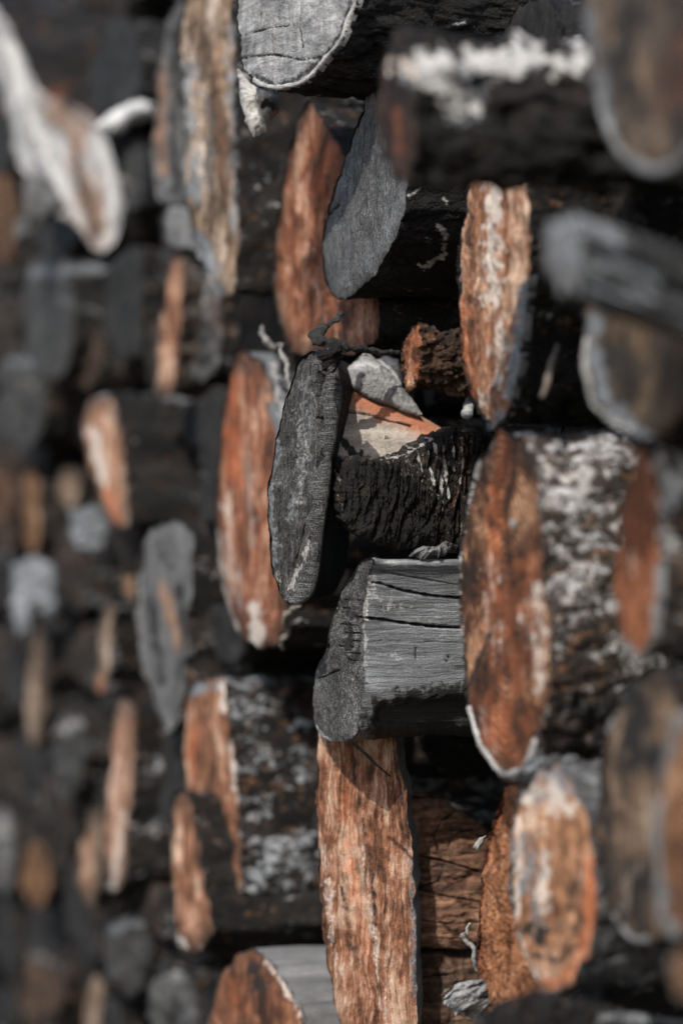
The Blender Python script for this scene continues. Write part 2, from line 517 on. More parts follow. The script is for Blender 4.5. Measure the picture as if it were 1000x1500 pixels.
        mr = mesh_from('bark_rim', V, grid_quads(len(rows), n, 0, False), None, None, rm)
        link('bark_rim', mr, em)
    wy = o @ B.T + p0
    CROSS.append((wy[:, 1:].copy(), (label, to_px(p0[None])[0])))
    return em

def log(name, label, out, w, side, end, na=110, yaw=0, pitch=0, eyaw=0, epitch=0, smooth=True, wpx=None, jag=None, **k):
    out = np.asarray(out, float)
    cpx = (out.min(0) + out.max(0)) / 2
    d = depth(cpx[0], w)
    p0 = at(cpx, d)[0]
    a = R(yaw); b = R(pitch)
    A = np.array([math.cos(a) * math.cos(b), math.sin(a) * math.cos(b), math.sin(b)])
    e = R(yaw + eyaw); f = R(epitch)
    N = np.array([math.cos(e) * math.cos(f), math.sin(e) * math.cos(f), -math.sin(f)])
    pp = resample(out, na, smooth)
    if jag is None: jag = 2.6 if na > 150 else 5.0
    if jag:
        s = k.get('seed', 1.0)
        q = np.stack([pp[:, 0], pp[:, 1], pp[:, 0] * 0 + s], 1)
        pp = pp + jag * np.stack([fbm(q / 30, 4, .6), fbm(q / 22 + 50, 4, .6)], 1)
    O = on_plane(pp, p0, N)
    return build_log(name, label, p0, A, O, side, end, **k)

# ---------------------------------------------------------------- slabs, shards, twigs
def slab(name, label, poly, d, mat, cat, yaw=0, pitch=0, thick=.02, bulge=0.0, n=160, nr=30, kind='rough', amp=.002, fr=90, aniso=(1, 1, 1),
         smooth=False, strokes=(), seed=1.0, jag=0.0, group=None, curl=(0, 0), edge=.004, parent=None, center=None):
    poly = np.asarray(poly, float)
    cpx = (poly.min(0) + poly.max(0)) / 2
    p0 = at(cpx, d)[0]
    a = R(yaw); b = R(pitch)
    nrm = np.array([-math.sin(a) * math.cos(b), -math.cos(a) * math.cos(b), math.sin(b)])
    yv = -nrm
    xv = np.cross(yv, UP); xv /= np.linalg.norm(xv)
    zv = np.cross(xv, yv)
    M = frame_matrix(p0, xv, yv, zv); B = np.stack([xv, yv, zv], 1)
    pp = resample(poly, n, smooth)
    if jag:
        q = np.stack([pp[:, 0], pp[:, 1], pp[:, 0] * 0 + seed], 1)
        pp = pp + jag * np.stack([fbm(q / 9, 4, .65), fbm(q / 9 + 50, 4, .65)], 1)
    o = (on_plane(pp, p0, nrm) - p0) @ B
    if .5 * np.sum(o[:, 0] * np.roll(o[:, 2], -1) - np.roll(o[:, 0], -1) * o[:, 2]) < 0:
        o = o[::-1].copy()
    c = o.mean(0) if center is None else ((on_plane(np.array([center], float), p0, nrm) - p0) @ B)[0]
    rr = np.linspace(0, 1, nr + 1)[1:] ** .85
    E = (c + (o - c)[None] * rr[:, None, None]).reshape(-1, 3)
    E = np.concatenate([c[None], E]); rad = np.concatenate([[0], np.repeat(rr, n)])
    an = np.array(aniso)
    def hgt(p, r):
        q = (p + seed) * an * fr
        h = plates(q, 4) * .55 + .2 * fbm(q * 5, 3) if kind == 'ridge' else fbm(q, 5, .58)
        return amp * h * (1 - .6 * r ** 8) + bulge * (1 - r ** 2) - edge * r ** 10
    ext = np.abs(o).max(0) + 1e-6
    def curlf(p):
        return curl[0] * (p[:, 0] / ext[0]) ** 2 + curl[1] * (p[:, 2] / ext[2]) ** 2
    mk, px = masks_for(E, M, strokes, seed)
    h = hgt(E, rad)
    for st in strokes:
        if st[0] == 'carve':
            mm = stroke_mask(px, E, [('carve', 1.0, st[2], st[3], st[5] if len(st) > 5 else .5)], 'carve', seed)
            h = h - mm * st[1]
            if st[1] > 0.001: mk['stain_shade'] = np.maximum(mk['stain_shade'], mm * .9)
    Fv = E.copy(); Fv[:, 1] -= h + curlf(E)
    rows = [Fv[1 + (nr - 1) * n:]]
    for t, s in ((.3, 1.0), (.7, .995), (1.0, .97)):
        q = c + (o - c) * s
        q[:, 1] = rows[0][:, 1] * (1 - t) + t * (thick - curlf(o))
        q[:, 0] += .3 * amp * fbm(q * 150 + seed, 3); q[:, 2] += .3 * amp * fbm(q * 150 + 7 + seed, 3)
        rows.append(q)
    ce = c.copy(); ce[1] = thick - curlf(c[None])[0]
    V = np.concatenate([Fv] + rows[1:] + [ce[None]])
    base = 1 + (nr - 1) * n
    Q = np.concatenate([grid_quads(nr, n, 1), grid_quads(4, n, base)])
    i = np.arange(n); j = (i + 1) % n
    last = base + 3 * n
    T = np.concatenate([np.stack([np.zeros(n, int), 1 + i, 1 + j], 1), np.stack([np.full(n, len(V) - 1), last + j, last + i], 1)])
    for k_ in mk:
        e_ = mk[k_][base:]
        mk[k_] = np.concatenate([mk[k_], e_, e_ * .5, e_ * 0, [0]])
    mk['rad'] = np.concatenate([rad, np.ones(3 * n + 1)])
    me = mesh_from(name, V, Q[:, ::-1], T[:, ::-1], mk, mat)
    ob = link(name, me, None, M)
    if thick > .015:
        w = np.concatenate([o, o + [0, thick, 0]]) @ B.T + p0
        a0, a1 = w[:, 1:].min(0), w[:, 1:].max(0)
        CROSS.append((np.array([a0, [a1[0], a0[1]], a1, [a0[0], a1[1]]]), None))
    CLEAR.append((poly, d))
    if cat: tag(ob, label, cat, group)
    return ob

def tube(name, label, pts, mat, cat, rads, seg=10, steps=10, noise=.25, seed=1.0, wig=.0, group=None):
    """pts: (px, py, depth)"""
    pts = np.asarray(pts, float)
    W = np.concatenate([at(p[:2], p[2]) for p in pts])
    t = np.linspace(0, len(W) - 1, steps * (len(W) - 1) + 1)
    k = np.arange(len(W))
    C = np.stack([np.interp(t, k, W[:, j]) for j in range(3)], 1)
    for _ in range(4):
        C[1:-1] = .5 * C[1:-1] + .25 * (C[:-2] + C[2:])
    if wig:
        C = C + wig * np.stack([fbm(C * 60 + seed, 3), fbm(C * 60 + 9 + seed, 3), fbm(C * 60 + 19 + seed, 3)], 1)
    r = np.interp(t, k, np.asarray(rads, float))
    base = C[0].copy(); C = C - base
    tg = np.gradient(C, axis=0); tg /= np.linalg.norm(tg, axis=1)[:, None]
    ref = np.array([.2, .9, .35])
    u = np.cross(tg, ref); u /= np.linalg.norm(u, axis=1)[:, None]
    v = np.cross(tg, u)
    an = np.linspace(0, 2 * np.pi, seg, endpoint=False)
    ring = u[:, None] * np.cos(an)[None, :, None] + v[:, None] * np.sin(an)[None, :, None]
    P0 = (C[:, None] + ring * r[:, None, None]).reshape(-1, 3)
    k2 = 1 + noise * fbm(P0 * 160 + seed, 3)
    P = (C[:, None] + ring * (r[:, None] * k2.reshape(len(C), seg))[:, :, None]).reshape(-1, 3)
    nr_ = len(C)
    V = np.concatenate([P, C[:1], C[-1:]])
    i = np.arange(seg); j = (i + 1) % seg
    T = np.concatenate([np.stack([np.full(seg, len(P)), j, i], 1), np.stack([np.full(seg, len(P) + 1), (nr_ - 1) * seg + i, (nr_ - 1) * seg + j], 1)])
    z0 = np.zeros(len(V))
    me = mesh_from(name, V, grid_quads(nr_, seg), T, {'rad': z0 + 1, 'pale': z0, 'stain_shade': z0, 'glow': z0, 'gray': z0}, mat)
    ob = link(name, me, None, Matrix.Translation(base))
    return tag(ob, label, cat, group)

# ================================================================ THE PILE
bark_dark = lambda seed, **k: mat_bark('dark_bark', seed=seed, **k)
PALE_RIM = mat_weathered('pale_inner_bark', .08, .30, .62, seed=2, grain=(60, 120, 120), tint=(1, .97, .92))
GREY_RIM = mat_weathered('grey_inner_bark', .05, .16, .34, seed=3, grain=(60, 120, 120))

# ---- sharp middle of the picture -------------------------------------------------
log('squared_log', 'squared silver grey log with a dark end and long drying cracks in the middle',
    [(540, 818), (529, 822), (516, 842), (497, 878), (483, 920), (477, 953), (466, 974), (461, 998), (460, 1045), (465, 1071), (480, 1084), (504, 1084), (521, 1075),
     (529, 1043), (534, 1006), (533, 980), (533, 948), (534, 912), (536, 876), (540, 842), (546, 820)],
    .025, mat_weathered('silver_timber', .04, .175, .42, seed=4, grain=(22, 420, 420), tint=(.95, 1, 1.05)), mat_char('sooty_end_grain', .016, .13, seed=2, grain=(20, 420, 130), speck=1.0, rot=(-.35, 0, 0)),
    na=420, nr=60, nl=190, dense=2.6, smooth=True, kind='plank', amp=.0005, fr=70, eamp=.0018, efr=300, seed=3.1, L=.40, pitch=-.3, cham=.002, jag=1.0,
    strokes=[('carve', .0045, 2.2, [(540, 853), (556, 855), (590, 866), (630, 873), (680, 877)], 0, .6),
             ('carve', .0045, 2.6, [(536, 906), (560, 908), (600, 914), (640, 918), (690, 920)], 0, .5),
             ('carve', .0009, 1.0, [(556, 838), (600, 845), (640, 852), (680, 858)], 0, .7),
             ('carve', .0009, .9, [(540, 940), (565, 938), (600, 942), (640, 940), (680, 943)], 0, 1.0),
             ('carve', .0008, .8, [(536, 978), (600, 976), (680, 981)], 0, .8),
             ('carve', .0012, 1.1, [(608, 948), (609, 960), (608, 978)], 0, .9),
             ('carve', .002, 1.4, [(654, 968), (658, 960)], 0, .5),
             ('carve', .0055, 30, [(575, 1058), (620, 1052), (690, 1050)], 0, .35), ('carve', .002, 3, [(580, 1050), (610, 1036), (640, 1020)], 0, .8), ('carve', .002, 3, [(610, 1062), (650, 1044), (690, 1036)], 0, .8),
             ('stain_shade', 1.0, 20, [(566, 1036), (600, 1030), (640, 1024), (690, 1022)], .9),  # dark strokes below: char, plus shade of the undercut put into the colour
             ('stain_shade', 1.0, 26, [(552, 1062), (600, 1056), (690, 1052)], .6),
             ('stain_shade', 1.0, 22, [(560, 1078), (600, 1080), (690, 1080)], .8),
             ('stain_shade', .6, 7, [(590, 1012), (640, 1006), (690, 1002)], 1.4),
             ('pale', .7, 4, [(535, 862), (533, 905), (535, 940), (533, 975)], 1.1), ('pale', .4, 10, [(560, 880), (590, 892)], 1.5), ('pale', .35, 9, [(600, 905), (640, 912)], 1.5), ('pale', .35, 7, [(575, 960), (590, 962)], 1.4),
             ('pale', .5, 5, [(548, 845), (545, 860), (552, 880)], 1.2),
             ('pale', .35, 6, [(560, 824), (590, 826)], 1.2),
             ('pale', .7, 2.0, [(598, 1066), (608, 1056), (620, 1048), (624, 1040), (640, 1034), (655, 1030)], 1.2),
             ('pale', .35, 3, [(563, 1036), (585, 1022)], 1.0),
             ('carve', .006, 6, [(517, 990)], 0, .3), ('stain_shade', .8, 6, [(508, 880), (514, 920), (510, 965)], 1.5), ('stain_shade', .7, 5, [(524, 880), (526, 930), (522, 970)], 1.4),
             ('carve', .0022, 1.3, [(506, 878), (528, 880)], 0, .5), ('carve', .0022, 1.3, [(500, 890), (524, 892)], 0, .5), ('carve', .0022, 1.3, [(510, 902), (528, 904)], 0, .5), ('carve', .0022, 1.3, [(498, 914), (520, 916)], 0, .5), ('carve', .0022, 1.3, [(502, 926), (528, 928)], 0, .5), ('carve', .0022, 1.3, [(512, 938), (528, 940)], 0, .5), ('carve', .0022, 1.3, [(496, 946), (516, 948)], 0, .5), ('carve', .0022, 1.3, [(506, 956), (528, 958)], 0, .5), ('carve', .0022, 1.3, [(510, 966), (524, 968)], 0, .5),
             ('pale', .5, 1.5, [(512, 886), (528, 888)], .8), ('pale', .5, 1.5, [(506, 908), (524, 910)], .8), ('pale', .5, 1.5, [(508, 932), (526, 934)], .8), ('pale', .5, 1.5, [(510, 950), (524, 952)], .8),
             ('carve', .003, 1.6, [(466, 994), (478, 988), (496, 982)], 0, .4),
             ('pale', .75, 2.2, [(511, 982), (516, 996), (524, 986)], .9)])

log('charred_log', 'upright narrow charred log end with thick cracked bark, beside the tall orange log',
    [(450, 517), (434, 537), (421, 576), (407, 633), (396, 685), (391, 736), (393, 784), (397, 832), (405, 855), (416, 878), (428, 884), (441, 882), (458, 856), (466, 806),
     (478, 706), (489, 620), (493, 565), (488, 535), (474, 520)],
    .055, mat_bark('scorched_bark', white=.12, brown=.1, seed=5, scale=1.3), mat_char('scorched_end_grain', .010, .085, seed=7, grain=(20, 260, 55), speck=.9),
    na=340, nr=70, nl=60, yaw=60, eyaw=-14, L=.12, kind='char', amp=.0016, fr=70, eamp=.0016, efr=300, seed=9.2, jag=1.5, cham=.003,
    strokes=[('carve', .0025, 7, [(470, 548), (478, 600), (473, 660), (468, 730), (456, 790)], 0, .5), ('stain_shade', .5, 5, [(468, 540), (478, 600), (475, 672), (466, 740)], 1.4),
             ('pale', .65, 4.5, [(452, 790), (449, 810), (438, 836), (424, 856)], 1.3), ('pale', .55, 5, [(408, 838), (416, 858), (428, 862)], 1.4),
             ('pale', .6, 2.2, [(472, 655), (468, 690), (464, 715)], .8), ('pale', .35, 3, [(449, 600), (452, 640), (446, 680)], 1.5),
             ('carve', .002, 2, [(462, 560), (478, 562)], 0, .4), ('carve', .002, 2, [(462, 580), (480, 584)], 0, .4), ('carve', .002, 2, [(464, 612), (482, 614)], 0, .4), ('carve', .002, 1.6, [(430, 830), (440, 800), (446, 770)], 0, .6),
             ('gray', .8, 9, [(402, 650), (396, 740), (402, 820)], 1.1), ('pale', .35, 9, [(440, 600), (446, 680), (436, 740)], 1.6), ('gray', .6, 12, [(450, 560), (447, 640), (444, 700), (430, 760)], 1.2)],
    rim=(.012, .0035, mat_char('cracked_bark_band', .010, .12, seed=90, grain=(60, 60, 420), speck=1.0), [(12, [(476, 521), (490, 545), (493, 565), (489, 620), (478, 706), (466, 806), (456, 858), (441, 882), (428, 884)])]))

log('charred_log', 'slanted grey charred log end with silky grain below the ash covered log',
    [(541, 132), (528, 165), (506, 230), (484, 290), (472, 345), (471, 385), (476, 415), (488, 432), (508, 437), (535, 415), (560, 385), (580, 345), (592, 305), (598, 250), (592, 190), (570, 140)],
    .005, mat_bark('blackened_bark', white=.14, brown=.08, seed=11, dark=(.010, .0095, .009), scale=1.4), mat_char('silky_charred_end', .020, .15, seed=4, grain=(20, 330, 60), tint=(1, 1, 1), speck=.9, rot=(.45, 0, 0)),
    na=320, nr=60, nl=80, kind='char', amp=.004, fr=70, eamp=.0009, efr=350, seed=2.3, jag=1.2, cham=.002,
    strokes=[('carve', .003, 2.2, [(472, 322), (482, 312), (495, 300)], 0, .4), ('pale', .9, 3.5, [(640, 330), (655, 345), (648, 375), (625, 388), (612, 392)], 1.6), ('pale', .7, 2.5, [(600, 285), (615, 278)], 1.5), ('pale', .6, 2, [(650, 290), (662, 310)], 1.5),
             ('stain_shade', .6, 9, [(505, 432), (540, 412), (562, 385)], 1), ('gray', .5, 14, [(590, 270), (570, 340), (545, 380)], .9)])

log('weathered_log', 'big weathered grey log end with a thin white bark line at the top edge',
    [(346, -90), (346, 0), (349, 60), (352, 95), (366, 118), (385, 130), (405, 135), (428, 129), (455, 113), (480, 88), (502, 55), (515, 20), (524, -30), (522, -110), (480, -170), (400, -170)],
    .06, mat_bark('black_flaky_bark', white=.16, brown=.1, seed=13, dark=(.012, .011, .0105), scale=1.5), mat_weathered('checked_end_grain', .065, .23, .46, seed=6, grain=(40, 60, 180), cross=.5),
    eyaw=14, na=340, nr=60, nl=60, amp=.006, eamp=.0006, efr=240, seed=5.5, cham=.0015, jag=1.0,
    strokes=[('carve', .0015, 1.5, [(352, 85), (400, 80), (440, 88), (470, 84)], 0, .9), ('carve', .0012, 1.3, [(352, 52), (400, 40), (440, 36)], 0, 1.0),
             ('stain_shade', .5, 2, [(352, 84), (400, 79), (440, 87), (470, 83)], .8), ('stain_shade', .75, 5, [(370, 108), (405, 126), (440, 112), (475, 82), (500, 45), (512, 5)], .6),
             ('carve', .0014, 1.3, [(440, -10), (438, 40), (444, 70)], 0, 1.0), ('pale', .3, 26, [(400, 20), (450, 30)], 1.2), ('carve', .001, 1.2, [(400, 130), (398, 60), (402, 0)], 0, 1.4)],
    rim=(.0035, .0022, PALE_RIM, [(14, [(392, 130), (420, 132), (455, 113), (480, 88), (502, 55), (515, 20), (524, -30)])]))

slab('bark_sheet', 'peeled cream white bark sheet hanging under the big grey log end', [(349, 98), (362, 118), (385, 132), (408, 138), (410, 160), (398, 172), (390, 190), (372, 196), (362, 180), (352, 140)],
     1.74, mat_weathered('cream_bark', .25, .50, .78, seed=8, grain=(14, 40, 160), tint=(1, .96, .90)), 'bark', yaw=18, pitch=12, thick=.006, bulge=.008, amp=.003, fr=60, jag=2.5, seed=3,
     strokes=[('stain_shade', .9, 6, [(385, 160), (404, 154)], 1.2), ('glow', .5, 5, [(392, 168), (406, 162)], 1.0), ('stain_shade', .6, 4, [(372, 190), (388, 178)], 1)])

log('sawn_log', 'tall rusty orange sawn log end with a pointed top, behind the slanted grey charred log',
    [(452, 148), (440, 165), (424, 215), (410, 280), (402, 350), (399, 405), (405, 455), (420, 500), (442, 518), (480, 520), (520, 516), (548, 500), (556, 460), (552, 430), (545, 380), (530, 300), (500, 225), (480, 190), (462, 158)],
    -.02, bark_dark(15, white=.3), mat_end('rusty_end', REDDY, seed=3, ring=.2, streak=.55, stain_shade=.6, saw=.7, center=(.01, -.02), rimdark=.7, rimlo=.72, bias=.02),
    na=240, nr=40, nl=50, amp=.004, eamp=.001, efr=300, seed=1.4, jag=2,
    strokes=[('pale', .25, 10, [(448, 230), (440, 320), (452, 400), (440, 440)], 1.3), ('glow', .6, 14, [(478, 220), (465, 270)], 1.1), ('stain_shade', .65, 12, [(505, 450), (500, 510)], .8),  # dark stroke paints a shadow on the lower right of this face
             ('stain_shade', .55, 10, [(445, 160), (435, 195)], 1.1), ('stain_shade', .35, 7, [(425, 260), (412, 330)], 1.2), ('pale', .3, 6, [(472, 470), (462, 400), (474, 380)], 1)])

slab('split_wedge', 'split wedge with a smooth orange and pale face crossed by one thin crack',
     [(478, 548), (499, 561), (523, 566), (557, 584), (618, 606), (661, 631), (690, 655), (660, 700), (580, 715), (500, 715), (474, 650)],
     1.70, mat_weathered('clean_split_wood', .16, .36, .62, seed=21, grain=(7, 120, 120), tint=(1.0, .88, .76)), 'split wood', yaw=-6, pitch=26, thick=.05, bulge=.002, amp=.0006, fr=90, n=260, nr=70, seed=4, edge=.003,
     strokes=[('glow', 1.0, 20, [(496, 574), (530, 590), (570, 606), (610, 620), (655, 640)], .3), ('glow', .8, 9, [(600, 612), (640, 628)], .5), ('glow', .5, 8, [(640, 640), (610, 650)], .8),
              ('carve', .004, 1.8, [(480, 603), (510, 604), (540, 609), (570, 618), (600, 625)], 0, .5), ('stain_shade', 1.0, 8, [(482, 590), (488, 628), (508, 655), (530, 675), (548, 690)], .8),  # dark strokes at the lower left: char and painted shading
              ('stain_shade', 1.0, 12, [(480, 660), (520, 700), (560, 715)], .6), ('stain_shade', .9, 4, [(484, 560), (488, 590)], .8)])

slab('bark_shard', 'curled silver grey bark shard resting on the orange split wedge', [(496, 546), (516, 531), (533, 516), (542, 516), (556, 530), (570, 546), (588, 566), (604, 585), (620, 606), (600, 600), (578, 590), (557, 584), (535, 574), (515, 560)],
     1.708, mat_weathered('silver_bark', .08, .24, .50, seed=12, grain=(14, 90, 110), cross=.3), 'bark', yaw=-12, pitch=38, thick=.004, bulge=.006, amp=.0012, fr=120, n=220, nr=50, seed=6, edge=.001, jag=.8,
     strokes=[('stain_shade', .7, 3, [(496, 547), (530, 520), (556, 528), (604, 584)], .8), ('stain_shade', .4, 6, [(590, 586), (560, 572), (530, 560)], 1.3)])
slab('bark_flake', 'small pale bark flake standing behind the curled silver shard', [(550, 526), (566, 520), (584, 526), (590, 548), (588, 570), (572, 552)],
     1.735, mat_weathered('pale_flake', .14, .34, .62, seed=14, grain=(10, 140, 80), tint=(1, .97, .94)), 'bark', yaw=10, pitch=14, thick=.004, bulge=.003, amp=.001, fr=120, n=120, nr=20, seed=7, edge=.001, jag=1.2)

slab('bark_slab', 'rough blackened bark slab with upright fissures and ragged top below the orange wedge',
     [(494, 722), (500, 700), (508, 684), (520, 672), (545, 671), (562, 673), (586, 668), (610, 655), (632, 641), (655, 632), (668, 628), (680, 632), (700, 632), (722, 640), (730, 690), (720, 760), (706, 800),
      (672, 812), (630, 800), (590, 806), (545, 796), (515, 776), (498, 750)],
     1.645, mat_bark('fissured_bark', dark=(.016, .0145, .013), white=.30, brown=.22, seed=17, scale=1.5, stretch=1.6, whitec=(.42, .40, .38)), 'bark', yaw=8, pitch=-4, thick=.035, bulge=.003, n=420, nr=110, kind='ridge',
     amp=.008, fr=115, aniso=(1.0, 1.0, .22), seed=8, jag=3.0, edge=.006,
     strokes=[('pale', .9, 1.8, [(626, 660), (630, 700), (640, 730)], 1.4), ('pale', .9, 1.8, [(648, 650), (650, 700), (655, 728)], 1.4), ('pale', .8, 1.6, [(662, 640), (664, 690)], 1.5), ('pale', .9, 1.6, [(636, 650), (642, 690), (646, 736)], 1.5), ('pale', .8, 1.5, [(676, 640), (674, 680), (668, 730)], 1.5), ('pale', .7, 1.5, [(690, 640), (688, 670)], 1.5), ('pale', .7, 1.4, [(612, 662), (616, 690)], 1.5), ('pale', .8, 1.6, [(545, 673), (585, 670), (610, 658), (634, 643)], 1.2),  # thin pale strokes are painted highlights, mostly on the right
              ('glow', .35, 9, [(680, 640), (676, 690), (664, 740)], 1.3), ('stain_shade', .9, 24, [(520, 700), (560, 700), (590, 720)], .9), ('stain_shade', .9, 30, [(520, 760), (620, 780)], .8), ('pale', .4, 2, [(500, 700), (496, 730), (506, 752)], 1.5)])  # darker towards the left and bottom

log('branch_stub', 'small broken branch stub with rusty end and shaggy bark beside the curled silver shard',
    [(586, 502), (600, 488), (612, 478), (616, 500), (617, 545), (608, 568), (596, 572), (588, 540)],
    .005, mat_bark('shaggy_bark', dark=(.050, .030, .020), white=.12, brown=.7, seed=19, scale=1.6, brownc=(.20, .095, .05)), mat_end('stub_end', REDDY, seed=9, ring=.2, streak=.5, saw=1.2, rimdark=0),
    na=200, nr=30, nl=110, dense=1.6, L=.16, kind='bark', amp=.007, fr=95, eamp=.0015, efr=300, seed=4.2, jag=2.0, pitch=-3, smooth=False,
    strokes=[('stain_shade', .9, 14, [(640, 470), (665, 490)], 1.0), ('pale', .3, 3, [(625, 480), (650, 486)], 1.4)])

tube('twig', 'crooked black twig lying across the top of the charred log', [(498, 462, 1.66), (478, 480, 1.64), (459, 494, 1.63), (480, 503, 1.63), (520, 510, 1.65), (560, 516, 1.68), (586, 519, 1.70)],
     mat_char('black_twig', .008, .045, seed=31), 'twig', [.0016, .0026, .0036, .0032, .0026, .002, .0014], steps=14, noise=.8, wig=.0015, seed=3)
slab('bark_curl', 'black curl of bark poking up at the top of the charred log', [(474, 520), (484, 503), (498, 501), (503, 520), (498, 542), (488, 546), (480, 534)], 1.61,
     mat_bark('curl_bark', white=.2, brown=.1, seed=33, scale=2), 'bark', yaw=-20, pitch=10, thick=.006, bulge=.004, amp=.004, fr=120, jag=2.5, n=140, nr=24, seed=10,
     strokes=[('pale', .6, 2, [(482, 536), (490, 545), (498, 540)], .9)])
tube('twig_tip', 'tiny pale sawn twig tip sticking out under the tall tan log', [(683, 607, 1.60), (687, 592, 1.61), (692, 578, 1.63)], mat_weathered('pale_twig', .15, .35, .6, seed=35, grain=(40, 200, 200)), 'twig', [.0040, .0036, .0030], steps=8, seg=16, noise=.15)
tube('twig', 'thin dark twig hanging below the squared silver grey log', [(512, 1086, 1.62), (530, 1100, 1.615), (552, 1120, 1.61), (572, 1138, 1.61)], mat_char('thin_twig', .004, .012, seed=36, spec=.1), 'twig', [.0012, .0011, .0009, .0006], noise=.2, wig=.0006)
slab('bark_flake', 'torn dark bark fibres caught on top of the squared silver grey log', [(602, 806), (620, 799), (640, 803), (650, 796), (668, 794), (660, 806), (640, 812), (618, 815)], 1.62,
     mat_weathered('torn_fibre', .03, .14, .40, seed=37, grain=(10, 200, 200)), 'bark', pitch=35, thick=.003, bulge=.003, amp=.003, fr=150, jag=3, n=140, nr=20, seed=12)

tube('bark_fibre', 'pale curled bark fibre above the tall rust orange log end', [(384, 478, 1.86), (388, 498, 1.85), (402, 512, 1.85), (414, 508, 1.84)], PALE_RIM, 'bark', [.0008, .0020, .0017, .0008], noise=.9, wig=.003, seed=8)
tube('bark_fibre', 'long pale bark fibre dangling between the rust orange log end and the charred log', [(414, 500, 1.80), (418, 530, 1.80), (424, 560, 1.79), (420, 590, 1.79)], PALE_RIM, 'bark', [.0008, .0018, .0015, .0006], noise=.9, wig=.004, seed=12)
tube('bark_fibre', 'thin brown root fibre below the foot of the tall rust orange log end', [(440, 888, 1.78), (424, 900, 1.80), (418, 925, 1.82), (416, 950, 1.84)], mat_weathered('root_fibre', .10, .22, .36, seed=36, tint=(1, .86, .7)), 'bark', [.0010, .0022, .0020, .0012], noise=.6, wig=.004, seed=14)

log('sawn_log', 'tall tan sawn log end with a pale streaked middle, under the ash covered log',
    [(690, 225), (681, 280), (674, 340), (669, 400), (671, 470), (680, 545), (692, 590), (706, 618), (722, 622), (742, 606), (756, 560), (766, 480), (772, 410), (774, 330), (770, 260), (755, 215), (720, 200)],
    -.015, bark_dark(23, white=.22, brown=.25), mat_end('tan_end', ORANGE, seed=13, ring=.35, streak=.7, stain_shade=.35, saw=.9, center=(.0, .0), rimdark=.3, bias=.14),
    na=260, nr=46, nl=60, amp=.005, eamp=.0014, efr=330, seed=6.4, jag=1.6,
    strokes=[('pale', 1.0, 15, [(724, 270), (722, 340), (726, 400), (720, 440)], .9), ('pale', .6, 14, [(735, 470), (730, 540), (716, 590)], 1.2), ('stain_shade', .55, 5, [(690, 300), (686, 400), (700, 470)], 1.2),  # pale strokes down the middle paint a sunlit streak
             ('glow', .7, 7, [(678, 440), (682, 520), (696, 580)], .9), ('gray', .9, 10, [(768, 420), (758, 500), (744, 580)], .7), ('stain_shade', .5, 3, [(712, 380), (700, 430), (696, 470)], 1), ('gray', .7, 12, [(735, 608), (715, 618)], 1)],
    rim=(.003, .002, GREY_RIM, [(9, [(768, 410), (762, 490), (750, 570), (735, 610)])]))

log('sawn_log', 'large brown oval log end with white bark edge right of the squared grey log',
    [(742, 628), (722, 640), (704, 670), (688, 715), (677, 770), (671, 840), (671, 910), (674, 975), (682, 1030), (694, 1080), (710, 1115), (736, 1142), (762, 1128), (782, 1095), (796, 1050), (804, 990), (803, 900), (797, 810), (788, 720), (775, 655)],
    .0, mat_bark('lichen_bark', dark=(.035, .028, .024), white=.72, brown=.5, seed=25, scale=1.0, whitec=(.74, .74, .75)), mat_end('ringed_end', ((.026, .012, .007), (.17, .070, .033), (.50, .29, .17)), seed=17, ring=1.4, streak=.35, stain_shade=.6, ringf=430, center=(.004, .005), saw=.6, rimdark=.5, bias=.03, mottle=.55, grain=(1, 160, 22)),
    na=280, nr=56, nl=90, dense=1.7, amp=.006, fr=50, eamp=.0008, efr=300, seed=8.1, jag=1.5,
    strokes=[('glow', .75, 13, [(735, 640), (728, 700), (724, 740), (722, 830), (730, 880)], 1.0), ('glow', .65, 34, [(735, 1030), (740, 1100), (720, 1085)], 1.1), ('glow', .5, 22, [(745, 860), (748, 960)], 1.1), ('pale', .34, 14, [(722, 820), (718, 890), (726, 960)], 1.5), ('glow', .5, 16, [(722, 830), (720, 900), (726, 960)], 1.2), ('pale', .2, 20, [(750, 900), (756, 980)], 1.4), ('pale', .3, 14, [(700, 1050), (716, 1090)], 1.4),
             ('pale', .55, 9, [(786, 860), (790, 940), (788, 1010)], 1.4), ('pale', .35, 14, [(775, 880), (770, 940)], 1.1), ('glow', .45, 18, [(772, 830), (765, 960), (750, 1010)], 1.2), ('stain_shade', .8, 5, [(716, 930), (700, 970), (684, 1010), (680, 1030)], .5),  # diagonal dark stroke paints the shading across the lower left
             ('stain_shade', .45, 10, [(690, 760), (682, 860), (686, 920)], 1.1), ('stain_shade', .4, 10, [(770, 680), (768, 760), (752, 810)], 1.2), ('stain_shade', .35, 9, [(705, 690), (700, 780), (704, 860)], 1.3),
             ('pale', .7, 9, [(800, 680), (830, 700), (870, 680), (840, 760)], 2.4), ('pale', .6, 7, [(815, 800), (850, 830), (830, 880)], 2.4), ('stain_shade', .9, 26, [(840, 1030), (870, 1060), (900, 1030)], .9), ('pale', .8, 3, [(748, 768)], .4), ('stain_shade', .8, 24, [(850, 1100), (800, 1140)], .8)],  # wide dark strokes paint underside shade on the lower bark
    rim=(.0042, .0026, PALE_RIM, [(11, [(684, 1050), (694, 1088), (710, 1118), (736, 1144), (762, 1130), (780, 1100)]), (5, [(700, 672), (688, 712), (680, 745)]), (3, [(806, 960), (802, 1020), (794, 1060)])]))
slab('wood_chip', 'tiny white wood chip stuck to the large brown oval log end', [(745, 762), (750, 760), (753, 767), (750, 776), (746, 772)], 1.442, PALE_RIM, 'wood chip', yaw=60, thick=.0015, bulge=.001, amp=.0005, n=40, nr=6)

